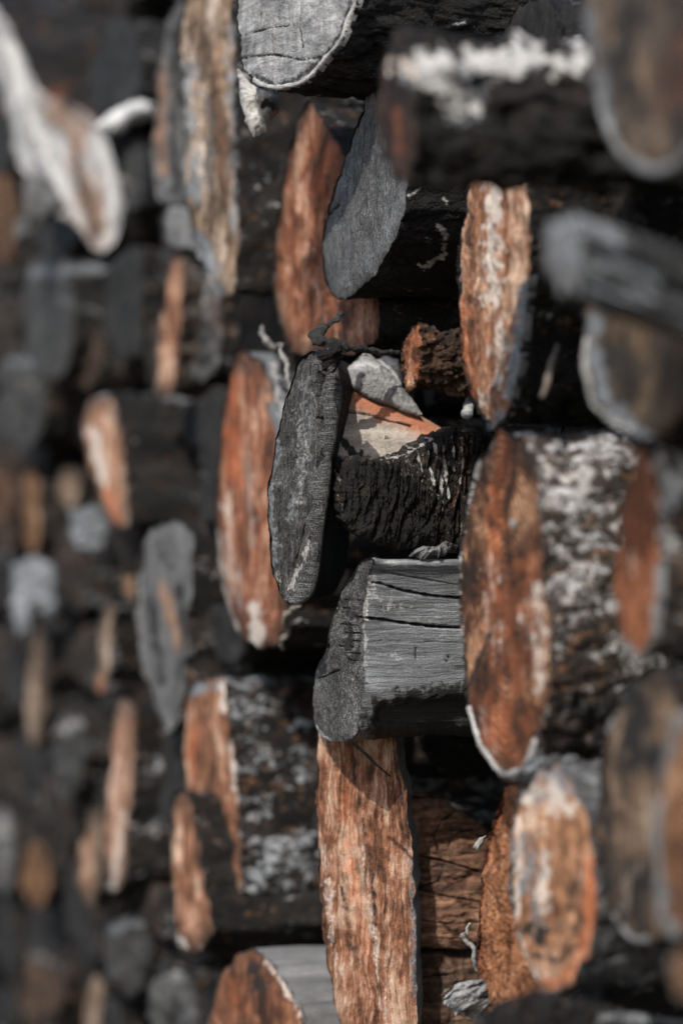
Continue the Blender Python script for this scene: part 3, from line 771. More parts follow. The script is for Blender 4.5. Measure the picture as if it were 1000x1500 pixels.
log('sawn_log', 'tall streaky orange split log end standing under the squared silver grey log',
    [(468, 1040), (464, 1100), (464, 1180), (468, 1280), (474, 1370), (484, 1440), (500, 1510), (520, 1570), (570, 1580), (604, 1540), (608, 1440), (607, 1330), (604, 1250), (596, 1180), (584, 1120), (574, 1075), (540, 1040), (500, 1030)],
    -.005, mat_weathered('grey_split_side', .05, .16, .30, seed=28, grain=(10, 200, 200)), mat_end('streaky_end', ((.050, .024, .014), (.29, .125, .068), (.56, .39, .28)), seed=21, ring=.0, streak=1.0, stain_shade=.4, saw=1.3, rimdark=.15, bias=.09, grain=(1, 260, 20), mottle=.7),
    na=280, nr=50, nl=50, yaw=64, eyaw=-24, L=.05, kind='plank', amp=.002, eamp=.0016, efr=170, seed=2.7, jag=1.5,
    strokes=[('pale', .5, 7, [(474, 1240), (484, 1330), (492, 1420)], 1.1), ('pale', .45, 6, [(530, 1240), (545, 1360), (560, 1480)], 1.4), ('stain_shade', .6, 4, [(520, 1140), (540, 1250), (550, 1340)], 1.2), ('stain_shade', .5, 5, [(500, 1300), (520, 1400), (530, 1490)], 1.2),
             ('stain_shade', .55, 3, [(575, 1100), (590, 1180), (600, 1250)], 1), ('glow', .6, 8, [(505, 1150), (515, 1280), (545, 1420)], 1.2), ('gray', .7, 5, [(600, 1240), (605, 1330), (606, 1460)], .7), ('pale', .6, 4, [(562, 1440), (566, 1490)], .8),
             ('stain_shade', .8, 1.6, [(575, 1250), (590, 1243), (602, 1252)], .5)])

slab('split_log', 'dark reddish brown split log with wavy cracks right of the streaky orange end',
     [(588, 1152), (604, 1158), (626, 1163), (650, 1172), (680, 1190), (700, 1203), (716, 1218), (760, 1250), (770, 1330), (760, 1400), (700, 1392), (650, 1390), (600, 1386), (588, 1380)],
     1.745, mat_end('dark_split_face', ((.045, .028, .020), (.21, .11, .070), (.42, .25, .16)), seed=31, ring=0, streak=.9, stain_shade=.4, saw=1.0, rimdark=.4, grain=(9, 1, 160), bias=.0), 'split wood', yaw=4, pitch=4, thick=.07, bulge=.004,
     n=300, nr=80, amp=.0045, fr=42, kind='rough', aniso=(.6, 1, 1.2), seed=14, jag=1.5, edge=.004,
     strokes=[('carve', .004, 1.8, [(596, 1252), (630, 1257), (660, 1264), (700, 1277)], 0, .7), ('carve', .003, 1.4, [(596, 1168), (640, 1168), (655, 1170)], 0, .6), ('carve', .003, 1.5, [(640, 1245), (634, 1222), (645, 1202), (670, 1188)], 0, .8),
              ('carve', .003, 1.4, [(610, 1300), (640, 1290), (648, 1265)], 0, .8), ('carve', .003, 1.3, [(600, 1300), (650, 1312), (710, 1322)], 0, .8), ('carve', .002, 1.2, [(600, 1345), (650, 1352), (710, 1350)], 0, .9), ('glow', .3, 7, [(690, 1200), (712, 1218), (708, 1260)], 1.1),
              ('carve', .003, 1.3, [(655, 1240), (664, 1222), (690, 1216), (705, 1225)], 0, .8)])
slab('split_log', 'nearly black split log under the dark reddish brown split log face, at the bottom edge',
     [(588, 1396), (640, 1392), (700, 1400), (760, 1410), (770, 1560), (660, 1580), (588, 1560)], 1.745, mat_end('blackened_split_face', ((.025, .018, .015), (.09, .055, .038), (.22, .13, .09)), seed=37, ring=0, streak=.9, stain_shade=.4, saw=1.0, rimdark=.4, grain=(9, 1, 160)),
     'split wood', pitch=8, thick=.07, bulge=.004, n=240, nr=50, amp=.005, fr=50, seed=16, jag=2, strokes=[('glow', .4, 5, [(625, 1425), (642, 1410)], 1), ('carve', .003, 1.4, [(596, 1432), (650, 1428)], 0, .8), ('pale', .7, 1.4, [(640, 1460), (652, 1448)], .8)])
slab('wood_chip', 'pale splinter chip on the right edge of the dark reddish brown split log', [(692, 1240), (702, 1226), (712, 1222), (706, 1236), (700, 1244)], 1.652, PALE_RIM, 'wood chip', yaw=20, pitch=20, thick=.0015, bulge=.001, amp=.0006, n=50, nr=8, jag=.8)
tube('bark_fibre', 'stringy white bark fibre hanging beside the narrow rough sawn end', [(690, 1352, 1.62), (680, 1370, 1.61), (694, 1384, 1.61), (692, 1404, 1.61), (698, 1424, 1.61)], PALE_RIM, 'bark', [.0008, .0016, .0014, .0016, .0008], noise=.6, wig=.004, steps=14, seed=5)

log('sawn_log', 'narrow rough sawn orange log end half hidden behind the mottled oval end',
    [(742, 1146), (730, 1175), (715, 1225), (706, 1270), (699, 1340), (697, 1400), (700, 1440), (706, 1500), (730, 1540), (790, 1520), (815, 1400), (812, 1280), (790, 1180), (765, 1146)],
    -.035, bark_dark(41, white=.2, brown=.4), mat_end('rough_sawn_end', ((.13, .055, .026), (.40, .165, .075), (.66, .42, .26)), seed=25, ring=0, streak=.35, stain_shade=.3, saw=2.2, rimdark=0, bias=.02, grain=(1, 160, 60)),
    na=260, nr=60, nl=40, amp=.003, eamp=.0022, efr=420, erough='rough', seed=3.8, jag=1.5,
    strokes=[('glow', .6, 5, [(738, 1160), (714, 1240), (704, 1330), (702, 1430)], .6)])

log('sawn_log', 'mottled pale and orange oval log end with blue black stains at the lower right',
    [(800, 1118), (776, 1128), (758, 1160), (747, 1215), (744, 1280), (750, 1345), (764, 1400), (784, 1440), (806, 1455), (832, 1446), (854, 1412), (868, 1350), (871, 1290), (862, 1220), (846, 1160), (824, 1124)],
    .0, mat_bark('ashy_bark', dark=(.05, .05, .052), white=.62, brown=.2, seed=27, scale=1.0, whitec=(.36, .38, .41)), mat_end('mottled_end', ((.16, .075, .035), (.42, .21, .11), (.68, .52, .40)), seed=29, ring=.5, streak=.4, stain_shade=.6, center=(.005, -.005), rimdark=.25, bias=.06, ringf=380),
    na=200, nr=44, nl=50, amp=.006, fr=50, eamp=.0014, seed=7.7, jag=1.5,
    strokes=[('gray', .8, 18, [(790, 1142), (820, 1150), (770, 1160)], 1.2), ('gray', .55, 22, [(770, 1230), (765, 1320), (790, 1360)], 1.5), ('stain_shade', .55, 12, [(835, 1330), (850, 1280)], 1.4), ('pale', .85, 16, [(775, 1170), (800, 1150), (830, 1180)], 1.3), ('pale', .6, 11, [(797, 1250), (800, 1330)], 1.2), ('pale', .6, 8, [(758, 1200), (754, 1270), (758, 1340)], 1.1), ('gray', .9, 12, [(764, 1300), (772, 1285)], .9), ('stain_shade', .9, 13, [(765, 1360), (785, 1372), (800, 1366)], .9),
             ('stain_shade', .7, 6, [(780, 1400), (815, 1408), (842, 1388)], .8), ('glow', .95, 9, [(862, 1260), (864, 1340), (848, 1405), (822, 1440), (795, 1440)], .45), ('stain_shade', .6, 6, [(850, 1290), (846, 1350), (830, 1390)], .9), ('gray', .8, 8, [(785, 1132), (820, 1130), (845, 1160)], .8),
             ('pale', .7, 4, [(750, 1350), (766, 1400), (782, 1434)], .8)])
slab('bark_sheet', 'lumpy grey bark crust on top of the mottled oval log end', [(760, 1126), (790, 1106), (830, 1104), (872, 1112), (880, 1150), (872, 1186), (850, 1176), (830, 1146), (796, 1138)], 1.42,
     mat_bark('grey_crust', dark=(.06, .062, .066), white=.55, brown=.1, seed=45, whitec=(.42, .44, .47)), 'bark', yaw=10, pitch=30, thick=.02, bulge=.008, amp=.008, fr=70, n=160, nr=28, jag=3, seed=18)
slab('bark_shreds', 'clump of shredded silver bark below the narrow rough sawn end', [(664, 1446), (680, 1436), (712, 1438), (738, 1426), (752, 1432), (768, 1448), (776, 1470), (756, 1480), (730, 1474), (706, 1480), (686, 1470), (672, 1462)], 1.585,
     mat_weathered('silver_shreds', .06, .26, .55, seed=47, grain=(20, 160, 160)), 'bark', yaw=-6, pitch=30, thick=.02, bulge=.01, kind='ridge', amp=.009, fr=130, aniso=(.4, 1, 1.4), n=300, nr=50, jag=4, seed=20,
     strokes=[('stain_shade', .8, 5, [(700, 1464), (740, 1456), (770, 1462)], 1.2), ('stain_shade', .7, 3, [(680, 1450), (715, 1446)], 1.2)])
slab('split_wedge', 'black split billet lying along the bottom right, under the shredded bark', [(735, 1462), (790, 1450), (860, 1460), (930, 1478), (1010, 1492), (1080, 1520), (1060, 1600), (800, 1600), (730, 1540)], 1.36,
     mat_bark('black_billet', white=.14, brown=.15, seed=49, dark=(.010, .009, .0085)), 'split wood', pitch=25, thick=.05, bulge=.006, amp=.007, fr=60, n=200, nr=36, jag=4, seed=22, strokes=[('gray', .9, 10, [(880, 1494), (940, 1490), (1000, 1500)], 1.0), ('pale', .35, 4, [(820, 1472), (850, 1478)], 1.3)])

# ---- right, nearer than the focus -------------------------------------------------
log('ashy_log', 'thick black log under a crust of white ash, jutting out at the upper right',
    [(572, 52), (558, 80), (550, 130), (553, 190), (564, 240), (580, 266), (594, 262), (602, 220), (606, 160), (604, 100), (596, 62), (584, 48)],
    .115, mat_bark('ashy_black_bark', dark=(.010, .009, .0085), white=.05, brown=.1, seed=51), mat_end('dark_red_end', ((.014, .011, .010), (.060, .030, .020), (.16, .07, .04)), seed=41, ring=.2, bias=-.1),  # end face coloured very dark red
    na=180, nr=24, nl=110, dense=1.3, amp=.006, fr=50, seed=3.4, L=.40, kind='lumpy', jag=4,
    strokes=[('pale', 1.3, 20, [(594, 90), (620, 100), (652, 90)], 1.2), ('pale', 1.2, 17, [(676, 78), (720, 88), (775, 74), (815, 92), (870, 84)], 1.4), ('pale', 1.2, 12, [(700, 96), (740, 108), (790, 90)], 1.4), ('pale', 1.2, 13, [(620, 120), (660, 126), (692, 142)], 1.4), ('pale', 1.0, 11, [(655, 146), (700, 164)], 1.6),
             ('gray', .9, 16, [(600, 104), (650, 110), (700, 134)], 1.5), ('gray', .8, 14, [(690, 84), (770, 92), (860, 88)], 1.5), ('gray', .5, 12, [(640, 170), (700, 172)], 1.8), ('stain_shade', .8, 6, [(662, 72), (684, 84)], .9), ('glow', .5, 7, [(582, 160), (586, 220)], .9), ('glow', .3, 6, [(672, 76), (690, 86)], 1)])
log('round_log', 'blurred dark round log end with a pale bark edge, nearest in the upper right corner',
    [(846, -120), (848, -20), (856, 60), (868, 120), (882, 185), (905, 228), (935, 255), (968, 264), (1000, 246), (1040, 190), (1070, 100), (1078, 0), (1060, -110), (1000, -170), (900, -170)],
    .06, bark_dark(53, white=.3), mat_end('sooty_tan_end', ((.030, .026, .023), (.085, .065, .050), (.24, .16, .10)), seed=43, ring=.3, stain_shade=.9, rimdark=.2, bias=-.02, streak=.3), na=120, nr=26, nl=36, seed=6.6,
    strokes=[('glow', .4, 24, [(985, 150), (1010, 60)], 1.2), ('stain_shade', .6, 20, [(920, 20), (915, 110), (930, 170)], 1.0), ('gray', .75, 14, [(862, 20), (872, 100), (890, 170)], .8)],
    rim=(.006, .003, GREY_RIM, [(16, [(876, 160), (890, 200), (912, 236), (940, 258), (970, 266), (1004, 246), (1040, 195)])]))
log('weathered_log', 'blurred dark log with grey peeling fibres on top jutting out at the right',
    [(812, 330), (800, 338), (796, 372), (800, 404), (812, 420), (838, 424), (848, 400), (850, 365), (846, 328), (830, 320)],
    .10, mat_weathered('peeling_grey', .010, .045, .15, seed=55, grain=(5, 110, 110)), mat_weathered('peeling_grey_end', .06, .14, .22, seed=56, grain=(60, 60, 60)), na=150, nr=20, nl=80, dense=1.2, amp=.006, fr=110, seed=9.4, kind='plank', cham=.001, pitch=-17,
    strokes=[('gray', 1.0, 14, [(812, 340), (860, 334), (905, 352)], 1.0), ('gray', 1.0, 12, [(830, 372), (870, 384), (920, 392), (960, 410)], 1.1), ('pale', .45, 12, [(845, 366), (880, 386)], 1.1), ('gray', .9, 9, [(860, 420), (900, 432), (960, 440)], 1.1), ('stain_shade', .9, 10, [(930, 366), (1000, 390)], .9)])
slab('bark_sheet', 'blurred grey strip of peeled bark drooping over the brown log end at the right', [(846, 400), (880, 388), (920, 392), (960, 408), (1000, 420), (1004, 440), (960, 452), (900, 446), (862, 434)], 1.165,
     mat_weathered('drooping_bark', .05, .16, .30, seed=57, grain=(8, 120, 60)), 'bark', pitch=25, thick=.008, bulge=.008, amp=.007, fr=60, n=120, nr=24, jag=5, seed=24, strokes=[('stain_shade', .8, 7, [(900, 418), (960, 426)], 1)])
log('round_log', 'brown grey round log end with pale edge under the peeling grey log',
    [(862, 410), (856, 470), (853, 540), (862, 585), (880, 620), (910, 638), (950, 642), (985, 620), (1015, 580), (1030, 510), (1024, 430), (990, 380), (920, 370)],
    .015, bark_dark(59, white=.3, brown=.3), mat_end('brown_grey_end', ((.034, .028, .023), (.12, .078, .047), (.26, .19, .13)), seed=45, ring=.4, stain_shade=.8, rimdark=.2, streak=.3, bias=-.02), na=150, nr=28, nl=36, seed=3.9,
    strokes=[('gray', .9, 14, [(868, 470), (870, 550), (890, 600), (925, 620)], .8), ('stain_shade', .8, 24, [(900, 420), (960, 430), (1010, 450)], .7), ('stain_shade', .4, 18, [(960, 520), (930, 560)], 1.2)],  # dark stroke along the top paints the shadow of the peeling log
    rim=(.0045, .0025, PALE_RIM, [(10, [(856, 500), (856, 560), (868, 600), (888, 628), (915, 640), (955, 643)])]))
log('sawn_log', 'narrow red brown log end flanked by white flecked bark near the right edge',
    [(934, 655), (918, 690), (905, 745), (898, 810), (896, 870), (903, 925), (918, 958), (933, 972), (948, 952), (957, 900), (962, 830), (963, 760), (958, 700), (947, 662)],
    .01, mat_bark('white_flecked_bark', dark=(.04, .033, .028), white=.50, brown=.6, seed=61, whitec=(.62, .62, .63)), mat_end('red_brown_end', ((.07, .028, .014), (.26, .090, .038), (.46, .24, .13)), seed=47, ring=.25, stain_shade=.4, rimdark=.2, streak=.35, bias=-.02), na=150, nr=28, nl=60, dense=1.4, seed=4.9, amp=.005,
    strokes=[('pale', 1.0, 22, [(975, 672), (990, 700), (980, 720)], 1.1), ('pale', .55, 5, [(924, 810), (926, 840)], .8), ('stain_shade', .5, 20, [(1000, 860), (980, 920)], 1), ('pale', .7, 9, [(975, 760), (985, 800)], 1.4)],
    rim=(.004, .002, GREY_RIM, [(8, [(962, 780), (960, 870), (950, 945), (934, 972), (920, 958)])]))
log('round_log', 'large dull brown log end with black upper half below the narrow red brown end',
    [(930, 985), (906, 1015), (888, 1070), (876, 1135), (872, 1210), (880, 1290), (896, 1345), (918, 1372), (945, 1380), (980, 1360), (1010, 1290), (1016, 1180), (1008, 1080), (985, 1005), (958, 980)],
    .0, bark_dark(63, white=.2, brown=.3), mat_end('dull_brown_end', ((.026, .021, .018), (.15, .098, .062), (.34, .25, .17)), seed=49, ring=.3, stain_shade=.8, rimdark=.5, streak=.35, bias=-.05), na=150, nr=30, nl=36, seed=5.9,
    strokes=[('stain_shade', .85, 34, [(930, 1030), (905, 1120), (960, 1100)], .8), ('stain_shade', .6, 14, [(890, 1200), (890, 1290)], .9), ('pale', .25, 18, [(925, 1270), (915, 1320)], 1.2)],
    rim=(.004, .0025, GREY_RIM, [(8, [(880, 1310), (896, 1350), (918, 1375), (945, 1382)]), (6, [(906, 1015), (888, 1070)])]))
log('round_log', 'orange brown log end with a thick pale bark band, cut off by the right edge',
    [(1000, 1035), (978, 1070), (962, 1130), (955, 1200), (958, 1270), (966, 1330), (982, 1370), (1006, 1366), (1040, 1330), (1058, 1230), (1050, 1120), (1030, 1050)],
    .045, bark_dark(65, white=.3, brown=.2), mat_end('orange_brown_end', ((.06, .030, .016), (.22, .105, .050), (.40, .25, .15)), seed=51, ring=.3, stain_shade=.5, rimdark=0), na=140, nr=26, nl=30, seed=7.2,
    strokes=[('gray', .95, 6, [(985, 1070), (968, 1140), (962, 1220), (970, 1320)], .5)], rim=(.008, .003, GREY_RIM, [(14, [(1000, 1035), (978, 1070), (962, 1130), (955, 1200), (958, 1270), (966, 1330), (982, 1372)])]))
log('round_log', 'small brown log end with a pale edge, in the bottom right corner',
    [(1000, 1382), (982, 1392), (974, 1420), (978, 1446), (994, 1468), (1020, 1478), (1060, 1450), (1060, 1400), (1030, 1378)],
    .085, bark_dark(67, white=.3), mat_end('small_brown_end', BROWN, seed=53, rimdark=.2), na=100, nr=18, nl=24, seed=2.2, rim=(.005, .002, GREY_RIM, [(10, [(982, 1390), (973, 1420), (978, 1450), (994, 1470)])]))
tube('twig', 'thin pale brown twig in the dark gap right of the tall tan log end', [(816, 505, 1.44), (808, 535, 1.42), (800, 560, 1.41), (792, 580, 1.40)], mat_weathered('brown_twig', .08, .16, .28, seed=69, tint=(1, .82, .66)), 'twig', [.001, .0016, .0018, .0012], wig=.001)

# ---- left, beyond the focus -------------------------------------------------------
log('sawn_log', 'tall rust orange log end with a pale foot, left of the upright charred log',
    [(352, 515), (340, 540), (330, 590), (322, 650), (316, 720), (316, 780), (324, 840), (334, 890), (350, 930), (376, 948), (402, 940), (418, 905), (424, 840), (430, 760), (428, 680), (414, 610), (394, 560), (372, 524)],
    .0, mat_bark('rust_log_side', white=.2, brown=.3, seed=71), mat_end('rust_orange_end', REDDY, seed=55, ring=.2, streak=.75, stain_shade=.5, saw=.6, rimdark=.7, rimlo=.74, bias=.02, grain=(1, 230, 16)),
    na=180, nr=34, nl=60, amp=.005, seed=8.8, jag=1.5, kind='plank',
    strokes=[('gray', 1.0, 20, [(392, 520), (404, 560), (416, 610), (420, 650)], .7), ('pale', .6, 7, [(400, 540), (412, 600)], 1.4), ('pale', .95, 13, [(372, 890), (376, 920), (374, 936)], .8), ('pale', .4, 7, [(362, 640), (366, 720), (372, 800)], 1.0), ('pale', .45, 9, [(336, 730), (332, 780), (345, 860)], 1.3), ('glow', .8, 13, [(340, 560), (338, 640), (346, 700)], 1.1), ('stain_shade', .7, 7, [(356, 530), (358, 570)], 1.0),
             ('gray', .5, 8, [(345, 830), (352, 890)], 1.3), ('stain_shade', .5, 5, [(392, 620), (398, 700)], 1.1), ('pale', .5, 5, [(318, 780), (330, 880), (346, 925)], 1.1)])
log('split_log', 'tall split log with a weathered tan front and grey flanks, in the upper left',
    [(285, -60), (270, 0), (264, 80), (268, 180), (270, 270), (282, 340), (300, 395), (322, 430), (342, 428), (348, 380), (346, 280), (342, 150), (340, 30), (338, -60)],
    .02, mat_bark('dark_grey_flank', white=.35, brown=.2, seed=73), mat_end('weathered_tan_front', TAN, seed=57, ring=0, streak=.8, stain_shade=.6, rimdark=0, bias=-.06, grain=(1, 110, 9)), na=140, nr=30, nl=50, amp=.005, seed=4.1, kind='lumpy', eyaw=14, jag=6, eamp=.002,
    strokes=[('pale', .4, 10, [(282, 60), (284, 180), (302, 260)], 1.3), ('glow', .3, 8, [(318, 60), (325, 200), (332, 290)], 1.1), ('gray', .8, 14, [(276, 100), (278, 220), (284, 300)], 1.2), ('gray', .9, 16, [(292, 350), (318, 415)], .9), ('gray', .5, 7, [(305, 140), (310, 280)], 1.4), ('stain_shade', .5, 6, [(300, 10), (298, 120)], 1.5), ('gray', .6, 8, [(336, 40), (340, 200), (344, 340)], 1.2)])
log('split_log', 'dark grey weathered half log with a brown streak, left of the tan fronted split log',
    [(256, 5), (240, 30), (232, 90), (226, 170), (224, 240), (232, 290), (250, 302), (272, 296), (280, 240), (280, 120), (276, 20)],
    .0, bark_dark(75, white=.2), mat_weathered('dark_flank_front', .016, .065, .22, seed=75, grain=(1, 130, 14), glowc=(.26, .14, .085)), na=110, nr=26, nl=30, seed=2.9, eyaw=14, jag=6, eamp=.002,
    strokes=[('glow', .8, 7, [(240, 100), (236, 170), (238, 250)], 1.2), ('pale', .35, 6, [(228, 240), (234, 290)], 1.0), ('stain_shade', .9, 8, [(258, 40), (262, 170), (254, 280)], 1), ('pale', .3, 5, [(268, 40), (270, 180)], 1.3)])
log('weathered_log', 'small grey log end wedged below the dark grey half log',
    [(244, 306), (239, 330), (243, 355), (258, 368), (285, 370), (298, 350), (294, 322), (276, 306)], .0, bark_dark(77, white=.3), mat_weathered('small_grey_end', .06, .15, .28, seed=77, grain=(1, 120, 60)), na=90, nr=16, nl=24, seed=3.3, eyaw=14)
log('split_log', 'pale white wedge of split wood slanting down in the upper left corner',
    [(-24, 0), (2, 18), (24, 58), (44, 108), (66, 135), (104, 150), (134, 172), (158, 212), (176, 262), (182, 310), (170, 348), (150, 370), (130, 358), (100, 325), (60, 290), (26, 236), (8, 160), (-12, 90)],
    .02, bark_dark(79, white=.15), mat_weathered('pale_wedge', .10, .30, .58, seed=80, grain=(1, 70, 16), tint=(1, .99, .98), glowc=(.20, .12, .075)), na=140, nr=36, nl=40, seed=5.1, eyaw=22, cham=.001, jag=3, eamp=.002,
    strokes=[('glow', 1.0, 20, [(80, 140), (106, 200), (126, 270), (144, 340)], .8), ('glow', .8, 12, [(96, 160), (128, 180), (118, 210)], 1.0), ('stain_shade', .95, 7, [(112, 230), (128, 300), (144, 350)], .9), ('stain_shade', .7, 9, [(96, 150), (116, 168)], 1.2), ('glow', .7, 9, [(80, 285), (110, 325)], 1.0), ('gray', .6, 14, [(60, 250), (80, 290)], 1.2),
             ('pale', .8, 9, [(10, 60), (40, 150), (80, 250), (120, 330)], .8), ('pale', .7, 8, [(150, 220), (168, 290), (158, 345)], .8)])
slab('bark_sheet', 'blurred smoky grey bark piece under the pale white wedge', [(34, 262), (52, 246), (76, 262), (96, 300), (70, 316), (44, 340), (22, 352), (18, 334), (36, 310)], 2.42,
     mat_weathered('smoky_bark', .05, .11, .18, seed=82, grain=(20, 60, 60)), 'bark', yaw=20, pitch=20, thick=.01, bulge=.008, amp=.005, n=90, nr=16, jag=3, seed=27)
log('sawn_log', 'rough tan log piece showing above the pale white wedge',
    [(55, 58), (48, 85), (60, 125), (84, 145), (106, 160), (122, 158), (120, 120), (108, 80), (88, 58)], -.06, bark_dark(81, white=.5, brown=.3), mat_end('rough_tan_end', BROWN, seed=59, rimdark=.2, stain_shade=.9), na=90, nr=18, nl=30, seed=4.7, eyaw=18,
    strokes=[('pale', .9, 8, [(60, 62), (85, 58), (104, 62)], .8), ('stain_shade', .7, 7, [(80, 85), (90, 100)], .8)])
slab('bark_sheet', 'blurred white arched strip of bark between the pale wedge and the tall split log', [(136, 182), (160, 166), (188, 152), (212, 146), (232, 150), (226, 164), (200, 172), (180, 186), (156, 190)], 2.27, mat_weathered('white_strip', .35, .58, .80, seed=83, grain=(12, 60, 60)), 'bark', pitch=35, thick=.008, bulge=.008, amp=.003, n=90, nr=16, jag=2, seed=26)
log('charred_log', 'blurred black log with a grey upper edge, below the pale white wedge at the left',
    [(36, 408), (44, 384), (70, 378), (96, 384), (106, 430), (104, 500), (90, 548), (60, 552), (42, 520), (34, 460)], .03, mat_bark('black_side', dark=(.012, .011, .010), white=.1, brown=.1, seed=85), mat_char('black_face', .014, .05, seed=16), na=100, nr=20, nl=60, dense=1.2, seed=3.7, eyaw=14,
    strokes=[('gray', 1.0, 9, [(44, 400), (100, 396), (160, 388), (210, 384)], .8), ('gray', .5, 8, [(90, 440), (180, 470)], 1.4)])
log('sawn_log', 'pale orange sliver of a log end standing above the black log with a grey top',
    [(256, 372), (246, 400), (238, 450), (230, 510), (223, 560), (232, 580), (246, 584), (256, 560), (264, 490), (270, 420), (270, 380)], .0, mat_bark('grey_tan_side', dark=(.05, .043, .037), white=.45, brown=.4, seed=87, whitec=(.36, .36, .37)), mat_end('sliver_end', ORANGE, seed=61, rimdark=.85, rimlo=.60, bias=.08, streak=.7, grain=(1, 120, 8)), na=100, nr=18, nl=50, seed=6.2, eyaw=4)
log('charred_log', 'black log with a blue grey top and a pale pink split end',
    [(148, 578), (128, 588), (118, 620), (124, 670), (140, 720), (156, 758), (172, 776), (184, 762), (182, 700), (176, 640), (166, 594)], .03, mat_bark('black_log_side', dark=(.010, .0095, .009), white=.10, brown=.16, seed=89), mat_end('pale_pink_end', ((.16, .08, .045), (.42, .22, .13), (.70, .55, .44)), seed=63, rimdark=.85, rimlo=.60, bias=.05, streak=.8, grain=(1, 110, 8)), na=110, nr=20, nl=60, dense=1.2, seed=7.9, eyaw=6,
    strokes=[('pale', .95, 9, [(136, 630), (142, 670), (150, 700)], .8), ('glow', .8, 8, [(160, 720), (172, 760)], .8), ('gray', 1.0, 12, [(150, 570), (190, 564), (240, 572), (270, 580)], .9), ('gray', .6, 8, [(290, 600), (312, 660)], 1.2), ('glow', .5, 4, [(224, 675)], .8), ('glow', .5, 4, [(248, 672)], .8), ('pale', .5, 5, [(196, 648)], .9)])
log('weathered_log', 'blurred grey log end with a tan wedge mark, below the blue grey topped log',
    [(232, 768), (212, 790), (203, 840), (199, 900), (205, 960), (216, 1010), (232, 1050), (248, 1078), (262, 1050), (272, 980), (278, 900), (282, 830), (284, 785), (262, 768)], .02, mat_bark('grey_black_side', white=.4, seed=91), mat_weathered('blurred_grey_end', .02, .085, .21, seed=91, grain=(1, 80, 16), glowc=(.30, .17, .10)), na=110, nr=24, nl=40, seed=8.5, eyaw=10,
    strokes=[('glow', .9, 9, [(236, 860), (250, 900), (264, 950)], .9), ('stain_shade', .8, 7, [(262, 860), (270, 930), (262, 1000)], 1.0), ('stain_shade', .6, 9, [(225, 800), (250, 830)], 1.3), ('pale', .35, 6, [(206, 830), (202, 920), (212, 990)], 1.0), ('stain_shade', .75, 9, [(222, 880), (232, 960), (238, 1000)], .9), ('pale', .4, 9, [(236, 1040), (250, 1066)], .9), ('glow', .3, 8, [(228, 850), (250, 860)], 1)])
log('sawn_log', 'orange log end with a dark lobe and white speckled black bark, lower left',
    [(290, 1000), (274, 1016), (268, 1070), (268, 1130), (272, 1200), (280, 1270), (296, 1330), (318, 1368), (338, 1362), (350, 1300), (352, 1220), (344, 1130), (336, 1060), (328, 1005), (310, 994)], .01,
    mat_bark('speckled_bark', dark=(.010, .009, .0085), white=.66, brown=.4, seed=93, scale=1.25, whitec=(.50, .53, .56)), mat_end('orange_lobed_end', ORANGE, seed=65, rimdark=.5, streak=.6, grain=(1, 120, 9)), na=150, nr=28, nl=70, dense=1.4, seed=9.9, amp=.006, eyaw=4,
    strokes=[('stain_shade', .95, 24, [(318, 1220), (322, 1280), (320, 1340)], .5), ('gray', .9, 9, [(285, 1010), (318, 1006)], .9), ('stain_shade', .6, 8, [(300, 1020), (308, 1050)], .9), ('pale', .9, 4, [(324, 1000), (328, 1040)], .8), ('pale', .6, 5, [(336, 1080), (345, 1180)], 1.1),
             ('glow', .7, 8, [(285, 1060), (282, 1130)], .9), ('pale', .4, 7, [(306, 1200), (308, 1230)], .9), ('pale', .7, 4, [(322, 1362), (345, 1345), (358, 1330)], 1.0)])
log('sawn_log', 'pale orange log end with a whitish foot left of the dark lobed end',
    [(262, 1160), (252, 1190), (248, 1250), (252, 1310), (256, 1360), (266, 1390), (286, 1394), (304, 1380), (312, 1350), (300, 1290), (288, 1220), (278, 1170)], .035, bark_dark(95, white=.3), mat_end('pale_orange_end', ORANGE, seed=67, rimdark=.85, rimlo=.60, bias=.07, streak=.6, grain=(1, 110, 9)), na=100, nr=20, nl=24, seed=2.4, eyaw=3,
    strokes=[('pale', .8, 5, [(258, 1370), (272, 1388)], .8), ('pale', .5, 6, [(285, 1390), (302, 1378)], 1)], L=.16)
log('sawn_log', 'narrow pink orange strip of a log end under the blurred grey log end',
    [(212, 1010), (205, 1040), (203, 1090), (208, 1130), (220, 1152), (232, 1148), (236, 1110), (232, 1060), (226, 1015)], -.01, bark_dark(97, white=.3), mat_end('pink_strip', ORANGE, seed=69, rimdark=.85, rimlo=.60, bias=.08, streak=.7, grain=(1, 110, 9)), na=90, nr=18, nl=30, seed=3.6, eyaw=5, strokes=[('pale', .8, 5, [(222, 1146), (230, 1142)], .8)])
log('sawn_log', 'long pinkish brown log end with a pale edge, at the lower left',
    [(182, 1018), (168, 1040), (162, 1100), (155, 1170), (150, 1230), (154, 1290), (168, 1310), (180, 1290), (188, 1230), (194, 1150), (198, 1080), (196, 1030)], .02, bark_dark(99, white=.35), mat_end('pinkish_end', ((.14, .075, .045), (.36, .20, .13), (.58, .42, .33)), seed=71, rimdark=.85, rimlo=.60, bias=.03, streak=.7, grain=(1, 100, 9)), na=100, nr=20, nl=40, seed=4.4, eyaw=8,
    strokes=[('pale', .6, 6, [(182, 1190), (172, 1260), (166, 1300)], .9)])
log('sawn_log', 'tan brown pointed log end left of the long pinkish brown end',
    [(144, 1172), (128, 1190), (116, 1230), (112, 1280), (120, 1325), (132, 1338), (142, 1310), (148, 1260), (152, 1200)], .03, bark_dark(101, white=.4, whitec=(.36, .39, .42)), mat_end('tan_point', TAN, seed=73, rimdark=.85, rimlo=.60, bias=-.02, streak=.6, grain=(1, 100, 9)), na=90, nr=18, nl=30, seed=5.4, eyaw=9, strokes=[('glow', .5, 9, [(128, 1230), (126, 1300)], 1)])
